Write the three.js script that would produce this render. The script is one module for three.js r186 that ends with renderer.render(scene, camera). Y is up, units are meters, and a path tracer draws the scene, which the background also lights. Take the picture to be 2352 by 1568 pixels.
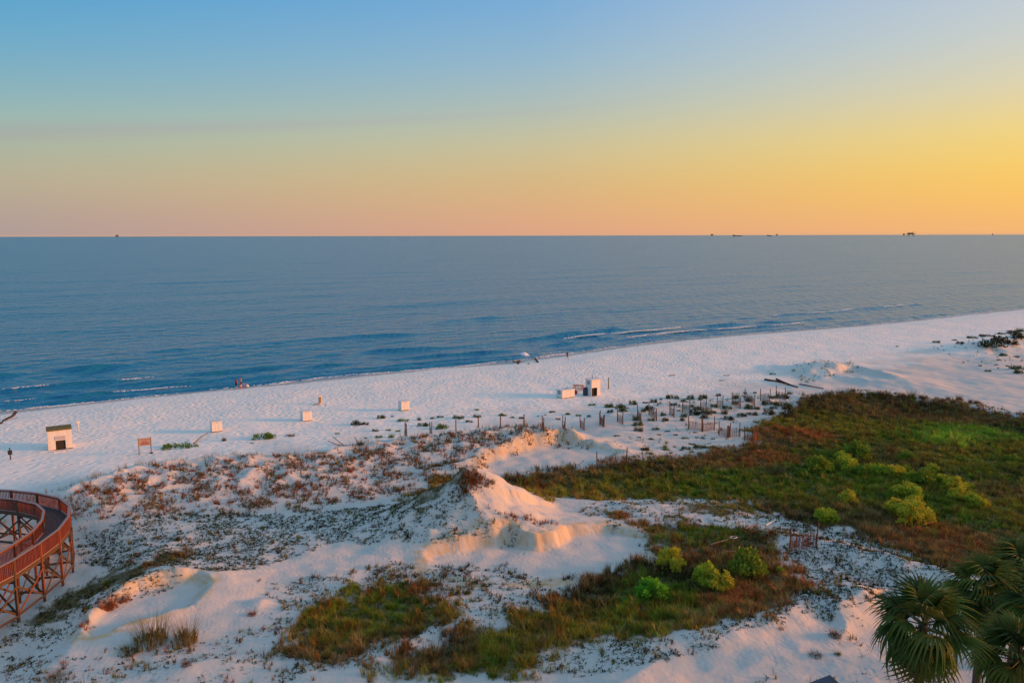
import * as THREE from 'three';
import { mergeGeometries } from 'three/addons/utils/BufferGeometryUtils.js';
import { MarchingCubes } from 'three/addons/objects/MarchingCubes.js';
import { createNoise2D } from 'simplex-noise';

// ---------------------------------------------------------------- camera, sky, sun, exposure
const scene = new THREE.Scene();
const EYE = 26, PITCH = Math.atan((784 - 540) / 1777), ROLL = 0.0021, F = 1777;
const camera = new THREE.PerspectiveCamera(2 * Math.atan(784 / F) * 180 / Math.PI, 1024 / 682, 0.5, 80000);
camera.position.set(0, EYE, 0);
camera.rotation.set(-PITCH, 0, -ROLL, 'YXZ');
const renderer = new THREE.WebGLRenderer({ antialias: true });
renderer.setSize(1024, 682);
renderer.toneMapping = THREE.LinearToneMapping;
renderer.toneMappingExposure = 1.0;
renderer.shadowMap.enabled = true;

const R = Math.PI / 180, clamp = (x, a, b) => Math.min(b, Math.max(a, x)), lerp = (a, b, t) => a + (b - a) * t;
const sstep = (a, b, x) => { const t = clamp((x - a) / (b - a), 0, 1); return t * t * (3 - 2 * t); };
const SUN_AZ = 92 * R, SUN_EL = 9 * R;               // the sun stands low over the sea coast to the right of the view
{
  // evening sky: rows of [elevation, colours at 125, 90, 55, 20 degrees from the sun's azimuth], sRGB
  const rows = [
    [-90, [150, 140, 140], [195, 150, 135], [228, 172, 118], [250, 190, 110]],
    [0, [176, 155, 152], [221, 163, 134], [246, 182, 118], [255, 196, 104]],
    [1.5, [182, 162, 148], [222, 172, 130], [252, 192, 104], [255, 206, 100]],
    [3.6, [186, 176, 148], [216, 182, 130], [254, 204, 98], [255, 216, 104]],
    [6, [168, 182, 164], [205, 192, 150], [246, 214, 124], [255, 226, 136]],
    [7.5, [153, 184, 179], [192, 192, 166], [238, 214, 150], [253, 227, 156]],
    [9, [136, 178, 190], [176, 190, 182], [226, 214, 176], [250, 228, 176]],
    [12, [108, 170, 202], [150, 184, 204], [206, 210, 204], [236, 226, 206]],
    [16, [78, 158, 208], [122, 172, 214], [190, 202, 218], [214, 220, 222]],
    [28, [88, 154, 206], [116, 168, 210], [154, 186, 214], [178, 200, 216]],
    [55, [132, 170, 208], [140, 174, 210], [152, 180, 212], [160, 184, 213]],
    [90, [148, 178, 210], [148, 178, 210], [148, 178, 210], [148, 178, 210]],
  ];
  const lin = (c) => { c /= 255; return c <= 0.04045 ? c / 12.92 : ((c + 0.055) / 1.055) ** 2.4; };
  const W = 1024, H = 1024, data = new Float32Array(W * H * 4), cs = [125, 90, 55, 20];
  for (let j = 0; j < H; j++) {
    const el = ((j + 0.5) / H - 0.5) * 180;
    let k = 0; while (k < rows.length - 2 && rows[k + 1][0] <= el) k++;
    const A = rows[k], B = rows[k + 1], f = clamp((el - A[0]) / (B[0] - A[0]), 0, 1);
    for (let i = 0; i < W; i++) {
      const phi = ((i + 0.5) / W - 0.5) * 360, az = phi + 90;             // azimuth from the view direction, to the right
      let q = Math.abs(((az - SUN_AZ / R + 540) % 360) - 180);
      q = clamp(q, 20, 125);
      let c = 0; while (c < 2 && q < cs[c + 1]) c++;
      let g = (cs[c] - q) / (cs[c] - cs[c + 1]);
      for (let ch = 0; ch < 3; ch++) {
        const v = lerp(lerp(lin(A[c + 1][ch]), lin(A[c + 2][ch]), g), lerp(lin(B[c + 1][ch]), lin(B[c + 2][ch]), g), f);
        data[(j * W + i) * 4 + ch] = v;
      }
      data[(j * W + i) * 4 + 3] = 1;
    }
  }
  const raw = data.slice(), n = 9;                                     // soften the steps between the rows
  for (let j = n; j < H - n; j++) { const el = ((j + 0.5) / H - 0.5) * 180; if (el < 0.2) continue; for (let i = 0; i < W; i++) for (let ch = 0; ch < 3; ch++) { let a = 0, w = 0; for (let k = -n; k <= n; k++) { const jj = Math.max(j + k, H / 2), g = Math.exp(-k * k / 36); a += raw[(jj * W + i) * 4 + ch] * g; w += g; } data[(j * W + i) * 4 + ch] = a / w; } }
  const tex = new THREE.DataTexture(data, W, H, THREE.RGBAFormat, THREE.FloatType);
  tex.mapping = THREE.EquirectangularReflectionMapping; tex.magFilter = THREE.LinearFilter; tex.minFilter = THREE.LinearFilter; tex.needsUpdate = true;
  scene.background = tex; scene.environment = tex;
  scene.backgroundIntensity = 1; scene.environmentIntensity = 1;
}
const sun = new THREE.DirectionalLight(new THREE.Color().setRGB(1, 0.32, 0.045), 5);
sun.position.set(Math.sin(SUN_AZ) * Math.cos(SUN_EL) * 300, Math.sin(SUN_EL) * 300, -Math.cos(SUN_AZ) * Math.cos(SUN_EL) * 300 - 90);
sun.target.position.set(0, 0, -90);
sun.castShadow = true; sun.shadow.radius = 20; sun.shadow.mapSize.set(4096, 4096);
Object.assign(sun.shadow.camera, { left: -200, right: 200, top: 80, bottom: -80, near: 1, far: 800 });
scene.add(sun, sun.target);

// ---------------------------------------------------------------- helpers
let seed = 12345;
const rnd = () => { seed = (seed + 0x6d2b79f5) | 0; let t = Math.imul(seed ^ (seed >>> 15), 1 | seed); t = (t + Math.imul(t ^ (t >>> 7), 61 | t)) ^ t; return ((t ^ (t >>> 14)) >>> 0) / 4294967296; };
const rr = (a, b) => a + (b - a) * rnd(), pick = (a) => a[Math.floor(rnd() * a.length)];
const noise = createNoise2D(rnd), noise2 = createNoise2D(rnd);
const fbm = (x, y, o = 4) => { let s = 0, a = 0.5; for (let i = 0; i < o; i++) { s += a * noise(x, y); x = x * 2.03 + 7.1; y = y * 2.03 - 3.7; a *= 0.5; } return s; };
const C = (r, g, b) => new THREE.Color().setRGB(r, g, b);
const names = new Map();
function numbered(n) { const k = names.get(n) ?? 0; names.set(n, k + 1); return k ? n + '_' + String(k).padStart(3, '0') : n; }
const sh = (o) => { o.castShadow = true; o.receiveShadow = true; return o; };
function tag(o, label, category, group) { o.userData.label = label; o.userData.category = category; if (group) o.userData.group = group; return o; }
function thing(name, label, category, group) { const g = new THREE.Group(); g.name = numbered(name); scene.add(g); return tag(g, label, category, group); }
function part(name, geo, mat, parent) { const m = sh(new THREE.Mesh(geo, mat)); m.name = name; parent.add(m); return m; }
function solo(name, geo, mat, label, category, group) { const m = sh(new THREE.Mesh(geo, mat)); m.name = numbered(name); scene.add(m); return tag(m, label, category, group); }
function struct(name, geo, mat, kind = 'structure') { const m = sh(new THREE.Mesh(geo, mat)); m.name = name; m.userData.kind = kind; scene.add(m); return m; }
const std = (color, roughness = 0.85, extra = {}) => new THREE.MeshStandardMaterial({ color, roughness, ...extra });

// a point of the photograph (units: 2352 x 1568) as a direction, as a place at a height, at a depth, or on the ground
function dir(u, v) {
  let a = u - 1176, b = v - 784;
  [a, b] = [a * Math.cos(ROLL) - b * Math.sin(ROLL), a * Math.sin(ROLL) + b * Math.cos(ROLL)];
  return [a, -b * Math.cos(PITCH) - F * Math.sin(PITCH), F * Math.cos(PITCH) - b * Math.sin(PITCH)];
}
function atY(u, v, y) { const [x, yy, d] = dir(u, v), t = (y - EYE) / yy; return [x * t, d * t]; }
function atD(u, v, depth) { const [x, yy, d] = dir(u, v), t = depth / d; return [x * t, EYE + yy * t, depth]; }
function onGround(u, v) {
  const [x, y, d] = dir(u, v); let t0 = 26 / d, t = t0;
  for (let i = 0; i < 4000; i++) {
    if (EYE + y * t < height(x * t, d * t)) { let a = t0, b = t; for (let k = 0; k < 18; k++) { const m = (a + b) / 2; if (EYE + y * m < height(x * m, d * m)) b = m; else a = m; } t = b; break; }
    t0 = t; t += (0.25 + t * d * 0.002) / d;
    if (t * d > 420) break;
  }
  return [x * t, height(x * t, d * t), d * t];
}
const mpp = (x, d) => Math.hypot(x, d, EYE) / F * 0.99;          // metres to one photograph unit at that place
// conversions of the zoomed crops used while measuring
const crop = (k, ox, oy) => (x, y) => [(x / k + ox) * 0.92891, (y / k + oy) * 0.92891];
const z3 = crop(3.087, 1200, 1180), z4 = crop(3.087, 1832, 1180), z1 = crop(3.087, 0, 1180), z5 = crop(3.36, 0, 860), z6 = crop(3.36, 600, 860), z7 = crop(3.36, 1200, 860), z8 = crop(2.904, 1832, 760), zf = crop(4.704, 1460, 940), zh = crop(7.84, 1240, 840), zs = crop(5.88, 0, 1000), zb = crop(3.92, 480, 900);

// ---------------------------------------------------------------- the lie of the land
const SC = 0.845, SS = 0.535;                                     // along the shore: (SC, SS) in (x, depth); landward: (SS, -SC)
const shorePx = [[-500, 996], [0, 946], [250, 919], [560, 889], [880, 856], [1180, 830], [1300, 813], [1480, 789], [1700, 769], [2000, 745], [2352, 709], [2900, 668]];
const shoreTN = shorePx.map(([u, v]) => { const [x, d] = atY(u, v, 0); return [x * SC + (d - 160) * SS, x * SS - (d - 160) * SC]; });
function shoreN(t) {
  const p = shoreTN; let k = 0; while (k < p.length - 2 && p[k + 1][0] < t) k++;
  const a = p[k], b = p[k + 1], m = (b[1] - a[1]) / (b[0] - a[0]);
  const pa = p[Math.max(0, k - 1)], pb = p[Math.min(p.length - 1, k + 2)];
  const h = b[0] - a[0], f = (t - a[0]) / h;
  if (f < 0 || f > 1) return a[1] + (t - a[0]) * m;
  const m0 = (b[1] - pa[1]) / (b[0] - pa[0]), m1 = (pb[1] - a[1]) / (pb[0] - a[0]), f2 = f * f, f3 = f2 * f;
  return (2 * f3 - 3 * f2 + 1) * a[1] + (f3 - 2 * f2 + f) * h * m0 + (-2 * f3 + 3 * f2) * b[1] + (f3 - f2) * h * m1;
}
const alongT = (x, d) => x * SC + (d - 160) * SS;
const shoreS = (x, d) => x * SS - (d - 160) * SC - shoreN(alongT(x, d));

function polyDist(pts, x, d) {                                    // nearest point of a polyline [x, d, ...]: [distance, side, segment, fraction]
  let best = 1e9, side = 1, seg = 0, fr = 0;
  for (let i = 0; i < pts.length - 1; i++) {
    const a = pts[i], b = pts[i + 1], ex = b[0] - a[0], ed = b[1] - a[1], L = ex * ex + ed * ed;
    const f = clamp(((x - a[0]) * ex + (d - a[1]) * ed) / L, 0, 1), qx = x - a[0] - ex * f, qd = d - a[1] - ed * f, q = qx * qx + qd * qd;
    if (q < best) { best = q; side = ex * (d - a[1]) - ed * (x - a[0]) > 0 ? 1 : -1; seg = i; fr = f; }
  }
  return [Math.sqrt(best), side, seg, fr];
}
function bounds(pts, m) { const b = [1e9, 1e9, -1e9, -1e9]; for (const p of pts) { b[0] = Math.min(b[0], p[0] - m); b[1] = Math.min(b[1], p[1] - m); b[2] = Math.max(b[2], p[0] + m); b[3] = Math.max(b[3], p[1] + m); } return b; }
const inB = (b, x, d) => x > b[0] && x < b[2] && d > b[1] && d < b[3];
// crests: [u, v, height]; far and near: widths of the slopes behind and before the crest; sharp: 1 keen, 2 round
const ridges = [];
function ridge(px, far, near, sharp = 1.5, wob = 0.5, flat = 0) { const pts = px.map(([u, v, y]) => [...atY(u, v, y), y]); ridges.push({ pts, far, near, sharp, wob, flat, b: bounds(pts, Math.max(far, near) + flat + 1) }); }
const cuts = [];
function cut(px, floor, edge, wob = 0.3) { const pts = px.map(([u, v]) => atY(u, v, floor)); cuts.push({ pts: [...pts, pts[0]], floor, edge, wob, b: bounds(pts, edge + 2) }); }
function inside(pts, x, d) { let c = false; for (let i = 0; i < pts.length - 1; i++) { const a = pts[i], b = pts[i + 1]; if ((a[1] > d) !== (b[1] > d) && x < (b[0] - a[0]) * (d - a[1]) / (b[1] - a[1]) + a[0]) c = !c; } return c; }
const sdPoly = (pts, x, d) => { const q = polyDist(pts, x, d)[0]; return inside(pts, x, d) ? -q : q; };

ridge([[-120, 1190, 2.6], [60, 1150, 2.9], [130, 1135, 3.2], [200, 1100, 3.7], [300, 1070, 3.9], [420, 1055, 3.8], [560, 1045, 3.9], [700, 1042, 3.4], [830, 1018, 3.5], [930, 1004, 3.6], [1050, 990, 3.9], [1200, 975, 4.1], [1300, 985, 3.6], [1375, 1016, 2.7]], 7, 13, 1.5, 0.8);      // foredune
ridge([[890, 1166, 1.9], [930, 1152, 2.9], [985, 1128, 4.2], [1040, 1103, 5.3], [1085, 1088, 5.7]], 3.2, 8.5, 1.25, 0.12);                  // the peaked dune, its left shoulder
ridge([[1085, 1086, 5.7], [1098, 1120, 5.1], [1108, 1152, 4.2], [1150, 1188, 3.3], [1220, 1210, 2.85], [1298, 1220, 2.6]], 8, 4, 1.3, 0.1, 0.9);   // its arm towards the viewer, flat-topped
ridge([[1000, 1075, 2.6], [1060, 1060, 3.1], [1100, 1045, 3.4]], 4, 3, 1.5, 0.3);
ridge([[165, 1446, 1.5], [200, 1420, 2.2], [240, 1380, 2.8], [320, 1335, 3.1], [400, 1310, 2.9], [470, 1318, 2.3]], 6, 5, 1.4, 0.25);     // low dune by the walkway
ridge([[1440, 1568, 2.2], [1530, 1500, 2.3], [1660, 1462, 2.4], [1800, 1420, 2.6], [1900, 1386, 2.8], [1990, 1352, 2.6]], 5, 2.6, 1.6, 0.3);
ridge([[820, 1530, 1.9], [960, 1462, 2.1], [1080, 1425, 2.1], [1240, 1395, 1.9]], 2.5, 2.5, 1.6, 0.3);
ridge([[1230, 1138, 2.2], [1350, 1150, 2.1], [1500, 1158, 2.1], [1640, 1155, 2.0]], 3, 5, 1.8, 0.4);
ridge([[1810, 1225, 2.2], [1950, 1250, 2.5], [2100, 1290, 2.5], [2230, 1330, 2.2]], 3, 5, 1.7, 0.5);
ridge([[1820, 838, 2.6], [1870, 830, 3.6], [1960, 834, 3.7], [2015, 848, 3.3], [2075, 868, 2.4]], 8, 7, 1.3, 0.6);                        // far dune on the beach
ridge([[2200, 800, 2.4], [2270, 784, 3.6], [2352, 764, 4.4], [2480, 755, 4.4]], 10, 9, 1.4, 0.8);
ridge([[1860, 915, 2.5], [2000, 906, 2.7], [2150, 918, 2.6], [2300, 940, 2.4], [2450, 960, 2.4]], 5, 6, 1.8, 0.5);
ridge([[1400, 948, 2.2], [1560, 925, 2.6], [1700, 920, 2.6], [1830, 905, 2.6]], 6, 10, 1.8, 0.5);
ridge([[340, 1545, 1.9], [430, 1518, 2.2], [520, 1512, 2.0]], 1.6, 2.6, 1.5, 0.3);
ridge([[520, 1385, 1.7], [600, 1378, 2.0], [640, 1390, 1.6]], 1.4, 2, 1.5, 0.2);
ridge([[0, 1480, 1.4], [-60, 1500, 1.9]], 2, 2, 1.5, 0.2);
cut([[1098, 1072], [1130, 1060], [1180, 1044], [1235, 1030], [1290, 1020], [1340, 1026], [1420, 1044], [1340, 1084], [1200, 1098], [1120, 1088]], 1.9, 0.9, 0.22);         // blowout with the orange scarp
cut([[985, 1284], [1040, 1272], [1090, 1264], [1140, 1258], [1172, 1252], [1198, 1262], [1235, 1268], [1280, 1258], [1308, 1236], [1400, 1224], [1500, 1244], [1480, 1290], [1380, 1330], [1100, 1340], [985, 1310]], 1.45, 0.6, 0.14);   // scarp at the foot of the peaked dune
cut([[200, 1446], [240, 1404], [318, 1360], [400, 1344], [452, 1340], [470, 1352], [430, 1400], [300, 1440], [205, 1470]], 1.5, 0.7, 0.14);
cut([[1545, 1510], [1590, 1492], [1680, 1482], [1800, 1446], [1900, 1416], [1960, 1446], [1990, 1530], [1900, 1600], [1600, 1600]], 1.75, 1.8, 0.2);
cut([[1895, 862], [1960, 850], [2000, 858], [2060, 874], [2050, 884], [1920, 884]], 2.1, 1.2, 0.2);
const hollow = [[-60, 40], [-29.5, 42], [-29.2, 47], [-29.4, 52], [-31, 57], [-34, 61], [-40, 64], [-60, 67], [-60, 40]];   // the low ground under the walkway

function height(x, d) {
  const s = shoreS(x, d);
  let h;
  if (s < 0) h = Math.max(-4, s * 0.075);
  else if (s < 7) h = s * 0.1; else if (s < 14) h = 0.7 + (s - 7) * 0.07; else h = 1.19 + 0.45 * (1 - Math.exp(-(s - 14) / 22));
  const land = sstep(4, 14, s), dune = sstep(44, 60, s);
  h += land * (0.10 * noise(x * 0.06, d * 0.06) + 0.05 * noise(x * 0.17 + 5, d * 0.17));
  const hb = h = lerp(h, h + 0.18 * noise2(x * 0.09, d * 0.09) + 0.05 * noise2(x * 0.3, d * 0.3), dune);
  let m = 0;
  for (const r of ridges) {
    if (!inB(r.b, x, d)) continue;
    const wx = x + r.wob * noise(x * 0.25 + 31, d * 0.25), wd = d + r.wob * noise(x * 0.25, d * 0.25 + 57);
    const [q, side, k, f] = polyDist(r.pts, wx, wd), w = side > 0 ? r.far : r.near, e = Math.min(1, 1 - (q - r.flat) / w);
    if (e <= 0) continue;
    const c = lerp(r.pts[k][2], r.pts[k + 1][2], f), fall = e ** r.sharp * (1.15 - 0.15 * e);
    m += Math.max(0, (c - hb) * fall) ** 4;
  }
  h += m ** 0.25;
  if (dune > 0) {                                                  // hummocks of sand held by grass
    const onDune = sstep(0.25, 1.2, m ** 0.25);
    const n1 = noise(x * 0.42 + 9, d * 0.55), n2 = noise2(x * 0.9, d * 1.1), n3 = noise(x * 1.9, d * 2.2);
    h += dune * (0.04 + 0.15 * onDune) * (n1 * 0.9 + n2 * 0.22 + n3 * 0.06) * sstep(150, 100, d);
  }
  for (const c of cuts) {
    if (!inB(c.b, x, d)) continue;
    const sd = sdPoly(c.pts, x, d) + c.wob * (1.3 * noise2(x * 0.4, d * 0.4) + 0.18 * noise2(x * 1.7, d * 1.7)), t = sstep(c.edge, -c.edge * 0.4, sd);
    if (t > 0) h = lerp(h, Math.min(h, c.floor + 0.08 * noise(x * 0.35, d * 0.35) + Math.max(0, 0.12 * (1 + sd))), t);
  }
  if (x < -24 && d < 75) { const sd = sdPoly(hollow, x, d); h = lerp(h, Math.min(h, 0.72 + 0.15 * noise(x * 0.4, d * 0.4)), sstep(3.2, -1.5, sd)); }
  return h;
}
// ---------------------------------------------------------------- where things grow (outlines measured in the photograph, set down on the ground)
const poly = (px) => { const p = px.map(([u, v]) => { const g = onGround(u, v); return [g[0], g[2]]; }); p.push(p[0]); return p; };
const zone = (px) => { const pts = poly(px); return { pts, b: bounds(pts, 2.5) }; };
const zoneSd = (z, x, d) => inB(z.b, x, d) ? sdPoly(z.pts, x, d) : 9;
const meadow = zone([[1160, 1102], [1230, 1088], [1300, 1076], [1380, 1070], [1450, 1058], [1540, 1052], [1620, 1040], [1690, 1028], [1745, 1020], [1725, 985], [1790, 965], [1830, 935], [1870, 912], [2000, 906], [2120, 918], [2240, 936], [2300, 950], [2352, 962], [2500, 990], [2600, 1330], [2400, 1400], [2260, 1330], [2200, 1308], [2090, 1268], [2000, 1232], [1930, 1208], [1860, 1206], [1800, 1196], [1800, 1168], [1700, 1150], [1640, 1142], [1530, 1148], [1350, 1142], [1220, 1132]]);
const isleA = zone([[700, 1412], [760, 1372], [830, 1352], [900, 1345], [970, 1348], [1040, 1390], [1040, 1415], [960, 1440], [890, 1470], [830, 1505], [740, 1528], [665, 1520], [680, 1460]]);
const isleB = zone([[925, 1488], [1010, 1462], [1100, 1440], [1190, 1420], [1255, 1385], [1310, 1350], [1400, 1318], [1500, 1286], [1570, 1272], [1700, 1284], [1800, 1300], [1850, 1325], [1850, 1350], [1790, 1388], [1700, 1420], [1600, 1440], [1500, 1456], [1400, 1462], [1320, 1476], [1260, 1508], [1160, 1540], [1060, 1556], [930, 1560], [905, 1530]]);
const isleD = zone([[1415, 1180], [1450, 1192], [1500, 1196], [1560, 1205], [1640, 1208], [1740, 1212], [1785, 1235], [1780, 1272], [1700, 1290], [1600, 1285], [1520, 1270], [1480, 1232], [1440, 1205]]);
const isleE = zone([[1572, 1170], [1640, 1150], [1720, 1152], [1760, 1166], [1700, 1180], [1600, 1182]]);
const ravine = zone([[60, 1440], [110, 1395], [190, 1350], [250, 1312], [330, 1288], [400, 1268], [420, 1280], [340, 1308], [260, 1345], [180, 1385], [110, 1425], [70, 1450]]);
const shoulder = zone([[915, 1160], [960, 1134], [1010, 1108], [1060, 1088], [1072, 1094], [1040, 1116], [1000, 1140], [950, 1160]]);
const crownPatch = zone([[1070, 1092], [1095, 1086], [1125, 1098], [1140, 1118], [1100, 1124], [1060, 1128]]);
const dense = [meadow, isleA, isleB, isleD, isleE, ravine, shoulder];
const edgeN = (x, d) => 1.1 * noise2(x * 0.24, d * 0.24) + 0.7 * noise2(x * 0.7, d * 0.7) + 0.45 * noise(x * 1.6, d * 1.6);
function cover(x, d) {
  let c = 0;
  for (const z of dense) { const sd = zoneSd(z, x, d); if (sd < 2.4) c = Math.max(c, sstep(0.7, -0.7, sd + edgeN(x, d))); }
  return c;
}

// ---------------------------------------------------------------- sand
const sandTone = (x, d) => 1 + 0.05 * fbm(x * 0.5, d * 0.5, 3) + 0.04 * noise2(x * 3, d * 3);
{
  const rows = [], K = 0.0027; for (let d = 27; d < 430; d *= 1 + K) rows.push(d);
  const cols = 640, a0 = -0.92, a1 = 0.92, nr = rows.length;
  const pos = new Float32Array(nr * (cols + 1) * 3), col = new Float32Array(nr * (cols + 1) * 3), uv = new Float32Array(nr * (cols + 1) * 2), uvB = new Float32Array(nr * (cols + 1) * 2), sArr = new Float32Array(nr * (cols + 1));
  for (let j = 0, i = 0; j < nr; j++) for (let k = 0; k <= cols; k++, i++) {
    const d = rows[j], x = d * lerp(a0, a1, k / cols), s = shoreS(x, d); sArr[i] = s;
    pos[i * 3] = x; pos[i * 3 + 1] = s < -14 ? -1 : height(x, d); pos[i * 3 + 2] = -d;
    uv[i * 2] = (x + 70) / 150; uv[i * 2 + 1] = (d - 27) / 150;
    uvB[i * 2] = (alongT(x, d) + 130) / 360; uvB[i * 2 + 1] = s / 70;
    let t = sandTone(x, d) * (1 - 0.31 * sstep(40, 64, s + 6 * noise(x * 0.1, d * 0.1))), r = 0.86 * t, g = 0.785 * t, b = 0.69 * t;   // dune sand darkened inland: shade of the hollows put into its colour
    const wet = sstep(3.9, 3.1, s + 1.3 * noise(alongT(x, d) * 0.06, 3) + 0.5 * noise(alongT(x, d) * 0.3, 8)); r *= 1 - 0.5 * wet; g *= 1 - 0.48 * wet; b *= 1 - 0.45 * wet;
    if (d < 95) for (let q = 0; q < 3; q++) {                          // bedded tan sand laid open in the scarps
      const c = cuts[q]; if (!inB(c.b, x, d)) continue;
      const sd = sdPoly(c.pts, x, d), m = sstep(-0.5, 0.1, sd) * sstep(1.5, 0.8, sd) * clamp(0.45 + 0.7 * noise(pos[i * 3 + 1] * 9, x * 0.25) + 0.4 * noise2(x * 1.3, d * 1.3), 0, 1);
      r = lerp(r, 0.56, m); g = lerp(g, 0.40, m); b = lerp(b, 0.22, m);
    }
    if (s > 44) {
      const c = cover(x, d);
      if (c > 0) { const n = fbm(x * 1.7, d * 1.7, 3), w = c * clamp(1.05 + n * 0.4, 0.5, 1); r = lerp(r, 0.13 + 0.06 * n, w); g = lerp(g, 0.10 + 0.05 * n, w); b = lerp(b, 0.04 + 0.02 * n, w); }
    }
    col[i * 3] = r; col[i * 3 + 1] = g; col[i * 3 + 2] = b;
  }
  const A = [], B = [];
  for (let j = 0; j < nr - 1; j++) for (let k = 0; k < cols; k++) {
    const a = j * (cols + 1) + k, b = a + 1, c = a + cols + 1, e = c + 1, s = sArr[a];
    if (s < -12) continue;
    (s < 50 ? B : A).push(a, b, c, b, e, c);
  }
  const base = new THREE.BufferGeometry(); base.setAttribute('position', new THREE.BufferAttribute(pos, 3)); base.setIndex([...[]]); 
  const all = new Uint32Array(A.length + B.length); all.set(A, 0); all.set(B, A.length);
  base.setIndex(new THREE.BufferAttribute(all, 1)); base.computeVertexNormals();
  const make = (idx, uvs) => {                                      // only the vertices that this sheet uses
    const map = new Map(), out = new Uint32Array(idx.length), P = [], N = [], Cc = [], U = [], nrm = base.attributes.normal.array;
    for (let i = 0; i < idx.length; i++) { let q = idx[i], m = map.get(q); if (m === undefined) { m = map.size; map.set(q, m); P.push(pos[q * 3], pos[q * 3 + 1], pos[q * 3 + 2]); N.push(nrm[q * 3], nrm[q * 3 + 1], nrm[q * 3 + 2]); Cc.push(col[q * 3], col[q * 3 + 1], col[q * 3 + 2]); U.push(uvs[q * 2], uvs[q * 2 + 1]); } out[i] = m; }
    const g = new THREE.BufferGeometry();
    g.setAttribute('position', new THREE.Float32BufferAttribute(P, 3)); g.setAttribute('normal', new THREE.Float32BufferAttribute(N, 3)); g.setAttribute('color', new THREE.Float32BufferAttribute(Cc, 3)); g.setAttribute('uv', new THREE.Float32BufferAttribute(U, 2));
    g.setIndex(new THREE.BufferAttribute(out, 1)); return g;
  };
  // relief of the trodden beach (footprints) and of the wind-blown dune sand, in metres
  const relief = (W, H, fill) => { const a = new Float32Array(W * H); fill(a); const t = new THREE.DataTexture(a, W, H, THREE.RedFormat, THREE.FloatType); t.magFilter = THREE.LinearFilter; t.wrapS = t.wrapT = THREE.RepeatWrapping; t.needsUpdate = true; return t; };
  const pit = (a, W, H, px, py, rx, ry, depth, mx, my) => {
    const x0 = Math.floor(px - rx * 1.8), x1 = Math.ceil(px + rx * 1.8), y0 = Math.floor(py - ry * 1.8), y1 = Math.ceil(py + ry * 1.8);
    for (let y = y0; y <= y1; y++) for (let x = x0; x <= x1; x++) { const q = Math.hypot((x - px) / rx, (y - py) / ry); if (q > 1.8) continue; const v = q < 1 ? -(1 - q * q) : 0.45 * Math.exp(-(((q - 1.25) / 0.25) ** 2)); a[((y % H + H) % H) * W + (x % W + W) % W] += v * depth; }
  };
  const beachT = relief(2048, 1024, (a) => {
    const W = 2048, H = 1024;
    for (let i = 0; i < 52000; i++) { const y = rnd(), s = y * 70; const w = sstep(1, 5, s) * (1 - 0.75 * sstep(24, 36, s + 6 * noise(i % 97, s * 0.1))); if (rnd() > w) continue; pit(a, W, H, rnd() * W, y * H, rr(1.2, 2.6), rr(2.5, 5.5), rr(0.3, 1)); }
    for (let i = 0; i < a.length; i++) { const x = i % W, y = (i / W) | 0; a[i] = 0.5 + 0.16 * a[i] + 0.05 * noise2(x * 0.11, y * 0.045) + 0.03 * noise(x * 0.02, y * 0.16); }
  });
  const duneT = relief(2048, 2048, (a) => {
    const W = 2048;
    for (let i = 0; i < 26000; i++) pit(a, W, W, rnd() * W, rnd() * W, rr(1.3, 3), rr(1.3, 3), rr(0.15, 0.8));
    for (let i = 0; i < a.length; i++) { const x = i % W, y = (i / W) | 0; a[i] = 0.5 + 0.12 * a[i] + 0.04 * noise2(x * 0.05, y * 0.05) + 0.035 * noise(x * 0.17, y * 0.17) + 0.008 * Math.sin(x * 1.5 + y * 0.35 + 3 * noise2(x * 0.012, y * 0.012)) * sstep(-0.1, 0.4, noise(x * 0.008, y * 0.008)); }
  });
  const m1 = std(0xffffff, 0.95, { vertexColors: true, bumpMap: beachT, bumpScale: 0.5 }), m2 = std(0xffffff, 0.95, { vertexColors: true, bumpMap: duneT, bumpScale: 0.2 });
  struct('beach_sand', make(B, uvB), m1);
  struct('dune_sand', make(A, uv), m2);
}
{ // the land beyond the frame, to the right and behind
  const g = new THREE.PlaneGeometry(6000, 3000); g.rotateX(-Math.PI / 2); g.translate(0, -4.2, 0);
  struct('ground', g, std(C(0.35, 0.33, 0.28), 1));
}

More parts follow.
